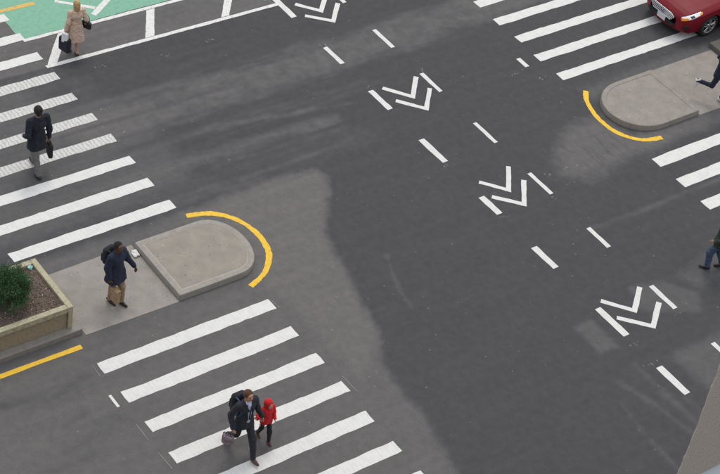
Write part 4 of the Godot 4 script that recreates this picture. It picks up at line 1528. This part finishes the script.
func slab_front(pts: Array, z0: float, z1: float) -> ArrayMesh:
	# an outline in x and y, z0 in front
	var poly := PackedVector2Array(pts)
	var st := tool()
	st.set_smooth_group(-1)
	var n := poly.size()
	for i in range(1, n - 1):
		for p in [poly[0], poly[i], poly[i + 1]]:
			st.add_vertex(Vector3(p.x, p.y, z0))
	for i in n:
		var p := poly[i]
		var q := poly[(i + 1) % n]
		quad(st, Vector3(p.x, p.y, z0), Vector3(p.x, p.y, z1), Vector3(q.x, q.y, z1), Vector3(q.x, q.y, z0))
	return done(st)


# ------------------------------------------------------------------ bags
func put_bag(called: String, label: String, category: String, at: Vector3, turn: float) -> Node3D:
	return thing(called, label, category, at, turn)


func backpack(label: String, at: Vector3, turn: float, m: Material, trim: Material, s := 1.0) -> void:
	var t := thing("backpack", label, "backpack", at, turn)
	t.scale = Vector3.ONE * s
	var b := obj("main_pocket", rbox(Vector3(0.3, 0.44, 0.16), 0.07, 4, 0.012), m, t)
	b.position = Vector3(0, 0, 0.08)
	var f := obj("front_pocket", rbox(Vector3(0.24, 0.22, 0.07), 0.033, 4, 0.008), m, t)
	f.position = Vector3(0, -0.08, 0.175)
	for x in [-0.1, 0.1]:
		obj("strap", tube([Vector3(x, 0.2, 0.02), Vector3(x * 1.15, 0.23, -0.08), Vector3(x * 1.25, 0.18, -0.2), Vector3(x * 1.3, 0.0, -0.235), Vector3(x * 1.35, -0.14, -0.15), Vector3(x * 1.2, -0.18, 0.0)], 0.017, 6), trim, t)
	obj("grab_handle", tube([Vector3(-0.04, 0.2, 0.03), Vector3(-0.02, 0.25, 0.03), Vector3(0.02, 0.25, 0.03), Vector3(0.04, 0.2, 0.03)], 0.009, 6), trim, t)


func build_people() -> void:
	var black := cloth(101, Color(0.014, 0.014, 0.016))
	var leather := mat(Color(0.016, 0.015, 0.015), 0.45)
	# man in the dark jacket, walking away up the crosswalk
	var at := g(-4.86, -4.62)
	person({label = "man with dark jacket, grey trousers and black case, seen from behind on crosswalk", at = at, turn = 0.0, scale = 1.06, skin = Color(0.3, 0.17, 0.11), hair = cloth(110, Color(0.016, 0.013, 0.012)), look = 0.0, nod = -0.12,
		trousers = cloth(111, Color(0.155, 0.15, 0.15)), shoes = leather, leg_width = 1.05, curl_r = 1.3,
		pose = {knee_l = Vector3(-0.08, 0.5, 0.1), ankle_l = Vector3(-0.07, 0.11, 0.27), toe_l = Vector3(0, -0.25, -1), knee_r = Vector3(0.09, 0.53, -0.2), ankle_r = Vector3(0.08, 0.1, -0.24),
			el_l = Vector3(-0.29, 1.15, 0.12), wr_l = Vector3(-0.24, 0.98, -0.12), hand_l = Vector3(0.2, -0.5, -0.5), el_r = Vector3(0.25, 1.13, 0.05), wr_r = Vector3(0.28, 0.87, 0.02), sh_l = Vector3(-0.2, 1.43, 0), sh_r = Vector3(0.2, 1.43, 0)},
		top = {called = "jacket", cloth = cloth(112, Color(0.012, 0.014, 0.026)), hem = 0.68, bulk = 0.024, flare = 0.02}})
	var case_ := put_bag("briefcase", "soft black briefcase in the hand of the man with grey trousers", "briefcase", at + Vector3(0.31, 0.58, 0.04), -0.25)
	obj("case_body", rbox(Vector3(0.1, 0.36, 0.28), 0.03, 3, 0.01), black, case_)
	for x in [-0.02, 0.02]:
		obj("handle", tube([Vector3(x, 0.14, -0.08), Vector3(x * 0.6, 0.24, -0.05), Vector3(x * 0.6, 0.24, 0.05), Vector3(x, 0.14, 0.08)], 0.008, 6), leather, case_)

	# woman in the beige coat
	at = g(-2.2, -7.8)
	person({label = "woman in knee-length beige coat with long fair hair walking towards the green lane", at = at, turn = -0.1, scale = 0.89, skin = Color(0.5, 0.29, 0.21), hair = cloth(120, Color(0.44, 0.27, 0.12), 0.5), long_hair = true, nod = -0.1,
		shoes = leather, pumps = true, curl_l = 1.3, curl_r = 0.8,
		pose = {knee_l = Vector3(-0.06, 0.49, -0.14), ankle_l = Vector3(-0.06, 0.1, -0.12), knee_r = Vector3(0.04, 0.5, 0.02), ankle_r = Vector3(0.04, 0.1, 0.12), toe_r = Vector3(0, -0.3, -1),
			el_l = Vector3(-0.26, 1.14, 0.08), wr_l = Vector3(-0.3, 0.88, 0.04), el_r = Vector3(0.27, 1.16, 0.08), wr_r = Vector3(0.25, 1.19, -0.16), hand_r = Vector3(-0.1, 0.2, -1)},
		top = {called = "coat", cloth = cloth(121, Color(0.58, 0.425, 0.33), 0.1), hem = 0.5, bulk = 0.026, flare = 0.07, crease = 0.028}})
	var collar := put_bag("scarf", "cream scarf round the shoulders of the woman in beige", "scarf", at, -0.1)
	collar.scale = Vector3.ONE * 0.89
	obj("scarf_cloth", field_mesh([[Vector3(-0.1, 1.46, 0.03), Vector3(0, 1.45, 0.085), 0.04, 0.045], [Vector3(0, 1.45, 0.085), Vector3(0.1, 1.46, 0.03), 0.045, 0.04], [Vector3(0.1, 1.46, 0.03), Vector3(0.17, 1.44, -0.05), 0.045, 0.045], [Vector3(0.17, 1.44, -0.05), Vector3(0.22, 1.3, -0.12), 0.05, 0.05]], 0.014, 0.03, [], [], 0.01), cloth(122, Color(0.6, 0.53, 0.43)), collar)
	var bag := put_bag("handbag", "small black handbag hanging from the arm of the woman in beige", "handbag", at + Vector3(0.29, 0.8, 0.02), 0.5)
	obj("bag_body", rbox(Vector3(0.1, 0.2, 0.27), 0.04, 3, 0.008), leather, bag)
	for x in [-0.02, 0.02]:
		obj("handle", tube([Vector3(x, 0.09, -0.08), Vector3(x, 0.22, -0.06), Vector3(x, 0.29, 0.0), Vector3(x, 0.22, 0.06), Vector3(x, 0.09, 0.08)], 0.008, 6), leather, bag)
	obj("clasp", rbox(Vector3(0.012, 0.03, 0.05), 0.005, 1), mat(Color(0.5, 0.48, 0.45), 0.3, 0.8), bag).position = Vector3(-0.053, 0.05, 0.0)
	var tote := put_bag("tote_bag", "dark tote bag hanging low beside the woman in beige", "tote bag", at + Vector3(-0.31, 0.42, 0.06), 0.3)
	obj("bag_body", rbox(Vector3(0.15, 0.4, 0.34), 0.06, 3, 0.02), cloth(123, Color(0.014, 0.016, 0.026)), tote)
	obj("handle", tube([Vector3(0, 0.18, -0.09), Vector3(0.0, 0.33, -0.03), Vector3(0.0, 0.33, 0.03), Vector3(0, 0.18, 0.09)], 0.009, 6), leather, tote)
	var paper := put_bag("folded_paper", "white and blue paper tucked into the dark tote bag", "paper", at + Vector3(-0.34, 0.66, 0.11), 0.5)
	obj("sheet", rbox(Vector3(0.07, 0.26, 0.16), 0.01, 2, 0.006), nmat(124, 0.2, 0.03, [Color(0.35, 0.42, 0.6), Color(0.75, 0.76, 0.78), Color(0.8, 0.8, 0.8)], 0.6, [0.0, 0.4, 1.0]), paper)

	# pedestrian in the navy coat on the median path
	at = g(-5.38, -0.6)
	person({label = "pedestrian in navy coat and khaki trousers on the concrete median path", at = at, turn = PI + 0.25, scale = 0.97, skin = Color(0.115, 0.055, 0.034), hair = cloth(130, Color(0.012, 0.01, 0.009)), look = -0.1, nod = 0.28,
		trousers = cloth(131, Color(0.3, 0.21, 0.14)), shoes = leather, curl_r = 1.4, curl_l = 0.7,
		pose = {knee_l = Vector3(-0.09, 0.51, -0.12), ankle_l = Vector3(-0.08, 0.1, -0.15), knee_r = Vector3(0.08, 0.5, 0.0), ankle_r = Vector3(0.07, 0.11, 0.05), toe_r = Vector3(0, -0.2, -1),
			el_l = Vector3(-0.29, 1.16, -0.02), wr_l = Vector3(-0.4, 0.95, -0.16), hand_l = Vector3(-0.3, -1, -0.3), el_r = Vector3(0.25, 1.13, 0.02), wr_r = Vector3(0.24, 0.88, -0.06)},
		top = {called = "coat", cloth = cloth(132, Color(0.014, 0.019, 0.045)), hem = 0.7, bulk = 0.034, flare = 0.05, crease = 0.026}})
	backpack("dark backpack worn by the pedestrian in the navy coat", at + Vector3(-0.04, 1.2, -0.16), PI + 0.25, cloth(133, Color(0.012, 0.014, 0.022)), black, 0.97)
	var sack := put_bag("paper_bag", "brown paper carrier bag held by the pedestrian in navy", "paper bag", at + Vector3(-0.1, 0.42, 0.2), 0.1)
	obj("bag_body", rbox(Vector3(0.12, 0.34, 0.22), 0.012, 2, 0.012), nmat(134, 0.5, 0.02, [Color(0.26, 0.17, 0.09), Color(0.36, 0.245, 0.14), Color(0.42, 0.3, 0.18)], 0.8, [], false), sack)
	for x in [-0.05, 0.05]:
		obj("handle", tube([Vector3(x, 0.175, -0.06), Vector3(x * 0.3, 0.27, -0.04), Vector3(x * 0.3, 0.27, 0.04), Vector3(x, 0.175, 0.06)], 0.006, 6), mat(Color(0.34, 0.24, 0.14)), sack)

	# man in the suit, leading the child
	at = g(-5.31, 3.7)
	var suit := cloth(141, Color(0.022, 0.024, 0.034))
	var man := person({label = "man in dark suit with open light shirt collar leading a child by the hand", at = at, turn = PI, scale = 0.98, skin = Color(0.47, 0.25, 0.17), hair = cloth(140, Color(0.09, 0.045, 0.022)), look = 0.05, nod = 0.2,
		trousers = suit, shoes = mat(Color(0.075, 0.032, 0.018), 0.4), curl_r = 1.5, curl_l = 1.2,
		pose = {knee_l = Vector3(-0.09, 0.52, -0.24), ankle_l = Vector3(-0.07, 0.1, -0.38), toe_l = Vector3(0, 0.15, -1), knee_r = Vector3(0.09, 0.48, 0.08), ankle_r = Vector3(0.09, 0.15, 0.38), toe_r = Vector3(0, -0.55, -1),
			el_l = Vector3(-0.29, 1.14, 0.03), wr_l = Vector3(-0.37, 0.92, -0.08), hand_l = Vector3(-0.25, -1, -0.1), el_r = Vector3(0.3, 1.15, 0.08), wr_r = Vector3(0.34, 0.93, -0.1), hand_r = Vector3(0, -1, -0.25), sh_l = Vector3(-0.2, 1.42, 0), sh_r = Vector3(0.2, 1.42, 0), hip_l = Vector3(-0.09, 0.9, 0), hip_r = Vector3(0.09, 0.9, 0)},
		top = {called = "jacket", cloth = suit, hem = 0.8, bulk = 0.022, flare = 0.03}})
	obj("shirt", field_mesh([[Vector3(0, 1.42, -0.075), Vector3(0, 1.24, -0.108), 0.05, 0.05], [Vector3(0, 1.24, -0.108), Vector3(0, 1.0, -0.115), 0.052, 0.042], [Vector3(-0.03, 1.46, -0.035), Vector3(0.03, 1.46, -0.035), 0.045, 0.045]], 0.011, 0.02, [], [], 0.006), cloth(142, Color(0.44, 0.5, 0.62), 0.1), man)
	for x in [-1.0, 1.0]:
		obj("lapel", field_mesh([[Vector3(0.052 * x, 1.43, -0.085), Vector3(0.075 * x, 1.3, -0.128), 0.018, 0.026], [Vector3(0.075 * x, 1.3, -0.128), Vector3(0.035 * x, 1.06, -0.142), 0.026, 0.012]], 0.009, 0.012), suit, man)
	obj("tie", tube([Vector3(-0.035, 1.43, -0.13), Vector3(-0.005, 1.36, -0.158), Vector3(0.012, 1.25, -0.168), Vector3(0.012, 1.1, -0.168)], 0.013, 6, 0.018), cloth(143, Color(0.02, 0.03, 0.09)), man)
	backpack("black backpack with blue trim worn by the suited man", at + Vector3(-0.02, 1.2, -0.17), PI, black, cloth(144, Color(0.03, 0.06, 0.16)), 1.05)
	var fl := put_bag("patterned_bag", "purple patterned lunch bag in the suited man's hand", "bag", at + Vector3(-0.42, 0.65, 0.1), 0.35)
	obj("bag_body", rbox(Vector3(0.15, 0.24, 0.24), 0.05, 3, 0.01), nmat(145, 0.5, 0.045, [Color(0.03, 0.025, 0.035), Color(0.11, 0.085, 0.115), Color(0.32, 0.24, 0.26), Color(0.16, 0.17, 0.22)], 0.8, [], false), fl)
	obj("handle", tube([Vector3(0, 0.11, -0.07), Vector3(0, 0.18, -0.04), Vector3(0, 0.18, 0.04), Vector3(0, 0.11, 0.07)], 0.01, 6), black, fl)

	# the child
	at = g(-4.79, 3.66)
	var red := cloth(151, Color(0.56, 0.012, 0.02), 0.15)
	var kid := person({label = "small child in red hooded top holding the suited man's hand", at = at, turn = PI - 0.1, scale = 0.63, head_size = 1.3, skin = Color(0.55, 0.33, 0.25), hood = red, look = 0.35, nod = 0.05,
		trousers = cloth(152, Color(0.014, 0.015, 0.02)), shoes = mat(Color(0.12, 0.02, 0.025), 0.6), curl_r = 1.2,
		pose = {head = Vector3(0, 1.62, -0.02), knee_l = Vector3(-0.09, 0.5, -0.18), ankle_l = Vector3(-0.08, 0.1, -0.22), knee_r = Vector3(0.08, 0.5, 0.06), ankle_r = Vector3(0.08, 0.12, 0.22), toe_r = Vector3(0, -0.35, -1),
			el_r = Vector3(0.31, 1.2, 0.0), wr_r = Vector3(0.4, 1.22, -0.1), hand_r = Vector3(0.9, 0.2, 0.0), el_l = Vector3(-0.27, 1.16, 0.05), wr_l = Vector3(-0.22, 1.02, -0.16), hand_l = Vector3(0.2, -0.5, -0.8)},
		top = {called = "hooded_top", cloth = red, hem = 0.84, bulk = 0.04, flare = 0.012, crease = 0.026}})
	obj("trouser_stripe", rbox(Vector3(0.012, 0.16, 0.03), 0.005, 1), mat(Color(0.7, 0.7, 0.7)), kid).position = Vector3(0.188, 0.74, -0.0)

	# person in green at the edge of the picture
	at = g(6.13, 4.1)
	person({label = "person in dark green jacket and blue jeans at the road's edge of view", at = at, turn = 0.7, scale = 0.98, skin = Color(0.4, 0.23, 0.16), hair = cloth(160, Color(0.03, 0.02, 0.015)), nod = -0.2,
		trousers = cloth(161, Color(0.05, 0.08, 0.14), 0.3), shoes = leather, leg_width = 1.1,
		pose = {knee_l = Vector3(-0.1, 0.52, -0.18), ankle_l = Vector3(-0.1, 0.1, -0.14), knee_r = Vector3(0.09, 0.48, 0.04), ankle_r = Vector3(0.09, 0.13, 0.18), toe_r = Vector3(0, -0.4, -1), el_l = Vector3(-0.28, 1.15, 0.06), wr_l = Vector3(-0.27, 0.98, -0.16), hand_l = Vector3(0.1, -0.4, -0.8)},
		top = {called = "jacket", cloth = nmat(162, 0.4, 0.03, [Color(0.012, 0.017, 0.012), Color(0.03, 0.042, 0.028), Color(0.05, 0.062, 0.04)], 0.9, [], false, 128), hem = 0.78, bulk = 0.034, flare = 0.04}})

	# runner leaving the picture across the far median path
	at = g(10.24, -0.2)
	person({label = "person in navy running, one leg kicked back, beside the far island", at = at, turn = PI + 0.55, scale = 1.0, skin = Color(0.4, 0.23, 0.16), hair = cloth(170, Color(0.03, 0.02, 0.015)), nod = -0.1,
		trousers = cloth(171, Color(0.012, 0.016, 0.036)), shoes = mat(Color(0.6, 0.58, 0.6), 0.6), leg_width = 0.9,
		pose = {knee_l = Vector3(-0.09, 0.56, -0.3), ankle_l = Vector3(-0.08, 0.12, -0.2), knee_r = Vector3(0.09, 0.5, 0.1), ankle_r = Vector3(0.09, 0.5, 0.5), toe_r = Vector3(0, -1, 0.25),
			el_l = Vector3(-0.29, 1.16, 0.16), wr_l = Vector3(-0.26, 1.12, -0.08), hand_l = Vector3(0.1, 0.3, -1), el_r = Vector3(0.28, 1.17, -0.1), wr_r = Vector3(0.2, 1.25, -0.3), hand_r = Vector3(-0.2, 0.6, -0.8)},
		top = {called = "jacket", cloth = cloth(172, Color(0.012, 0.016, 0.04)), hem = 0.82, bulk = 0.026, flare = 0.03}})


# ------------------------------------------------------------------ buildings by the camera
func build_buildings(eye: Vector3) -> void:
	# the next house stands further out: only the rough stone corner of it shows
	var stone := nmat(61, 0.8, 0.11, [Color(0.3, 0.265, 0.24), Color(0.46, 0.415, 0.375), Color(0.5, 0.455, 0.42), Color(0.6, 0.56, 0.52)], 0.95, [0.0, 0.4, 0.7, 1.0], true, 512, 5)
	var far := 9.0
	var e := eye + Vector3(0.847, 0, -0.531) * far
	var t := thing("stone_building", "rough brownish grey stone corner of a building at the lower edge of view", "building", Vector3(e.x, 0, e.z))
	# a wall with an uneven edge, in courses
	var st := tool()
	var rows := 900
	var depth := 9.0
	var top := 30.0
	var edge_ := func(y): return Vector3(0, y, warp.get_noise_2d(y * 120.0, 9.0) * 0.006 + warp.get_noise_2d(y * 900.0, 5.0) * 0.006)
	for i in rows:
		var y0 := top * i / rows
		var y1 := top * (i + 1) / rows
		var a: Vector3 = edge_.call(y0)
		var b: Vector3 = edge_.call(y1)
		var bev := Vector3(0.03, 0, 0)
		st.set_smooth_group(-1)
		quad(st, Vector3(0.0, y1, depth), b + Vector3(0, 0, 0.02), a + Vector3(0, 0, 0.02), Vector3(0.0, y0, depth))
		quad(st, b + Vector3(0, 0, 0.02), b + Vector3(0.02, 0, 0), a + Vector3(0.02, 0, 0), a + Vector3(0, 0, 0.02))
		quad(st, b + Vector3(0.02, 0, 0), Vector3(12, y1, 0), Vector3(12, y0, 0), a + Vector3(0.02, 0, 0))
	quad(st, Vector3(0, top, 0), Vector3(12, top, 0), Vector3(12, top, depth), Vector3(0, top, depth))
	quad(st, Vector3(12, top, 0), Vector3(12, 0, 0), Vector3(12, 0, depth), Vector3(12, top, depth))
	quad(st, Vector3(12, top, depth), Vector3(12, 0, depth), Vector3(0, 0, depth), Vector3(0, top, depth))
	obj("wall", done(st), stone, t)
	# the house the picture is taken from: its metal coping just touches the frame
	var drop := 1.25
	var front := -0.519 / 0.98 * drop - 0.006
	var h := eye.y - drop
	var w := thing("brick_building", "building below the viewpoint with a blue grey metal coping, widened out of view to block low sky", "building", Vector3(eye.x, 0, eye.z + front))
	var wall := obj("wall", rbox(Vector3(46.0, h - 0.12, 14.0), 0.02, 1), stone, w)  # widened out of view to block low sky and darken faces towards the camera
	wall.position = Vector3(e.x - eye.x - 23.05, (h - 0.12) * 0.5, 7.06)
	var cop := obj("coping", rbox(Vector3(46.0, 0.11, 0.5), 0.03, 4), nmat(62, 0.8, 0.02, [Color(0.2, 0.225, 0.255), Color(0.27, 0.3, 0.335)], 0.6), w)
	cop.position = Vector3(e.x - eye.x - 23.05, h - 0.055, 0.25)


func _ready() -> void:
	# camera
	var eye := Vector3(-19.8156, 25.0, 21.3144) * S
	var cam := Camera3D.new()
	cam.name = "camera"
	cam.fov = 14.2452
	cam.near = 0.05
	cam.far = 400.0
	cam.transform = Transform3D(Basis(Vector3(0.80359, 0.144738, 0.577316), Vector3(0.295779, 0.744613, -0.598387), -Vector3(0.516486, -0.651616, -0.555553)).orthonormalized(), eye)
	add_child(cam)
	cam.current = true
	# overcast sky
	var env := Environment.new()
	env.background_mode = Environment.BG_SKY
	var sky := Sky.new()
	var sm := ProceduralSkyMaterial.new()
	sm.sky_top_color = Color(0.96, 0.975, 1.0)
	sm.sky_horizon_color = Color(0.56, 0.57, 0.58)
	sm.sky_curve = 0.3
	sm.ground_bottom_color = Color(0.35, 0.34, 0.33)
	sm.ground_horizon_color = Color(0.6, 0.6, 0.6)
	sky.sky_material = sm
	env.sky = sky
	env.tonemap_mode = Environment.TONE_MAPPER_LINEAR
	env.tonemap_exposure = 1.2
	env.sdfgi_enabled = true
	env.ssao_enabled = true
	env.ssil_enabled = true
	var we := WorldEnvironment.new()
	we.name = "environment"
	we.environment = env
	add_child(we)
	var sun := DirectionalLight3D.new()
	sun.name = "sun"
	sun.light_energy = 0.35
	sun.light_angular_distance = 22.0
	sun.light_color = Color(1.0, 0.97, 0.93)
	sun.shadow_enabled = true
	add_child(sun)
	sun.look_at_from_position(Vector3(4, 12, -5), Vector3.ZERO)

	rng.seed = 20240611
	warp.seed = 3
	warp.frequency = 0.01
	warp.fractal_octaves = 3
	make_materials()
	build_street()
	build_buildings(eye)
	planter("olive timber planter box with bark chips and a round shrub", "grey kerb under the planter with the shrub", -10.2, -6.3, 1)
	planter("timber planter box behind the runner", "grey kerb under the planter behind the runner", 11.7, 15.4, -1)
	shrub("dark green round evergreen shrub growing in the timber planter", g(-7.47, -0.9, 0.66), 0.56, 0.86)
	crumpled("litter", "crumpled turquoise and white wrapper on the bark chips", g(-6.66, -1.55, 0.68), Vector3(0.13, 0.09, 0.16), [Color(0.05, 0.3, 0.33), Color(0.3, 0.55, 0.56), Color(0.75, 0.76, 0.76)], 4)
	crumpled("litter", "crumpled white paper at the island's corner by the navy pedestrian", g(-4.33, -1.56, 0.005), Vector3(0.2, 0.12, 0.24), [Color(0.6, 0.6, 0.6), Color(0.78, 0.78, 0.77)], 9)
	build_car()
	build_people()
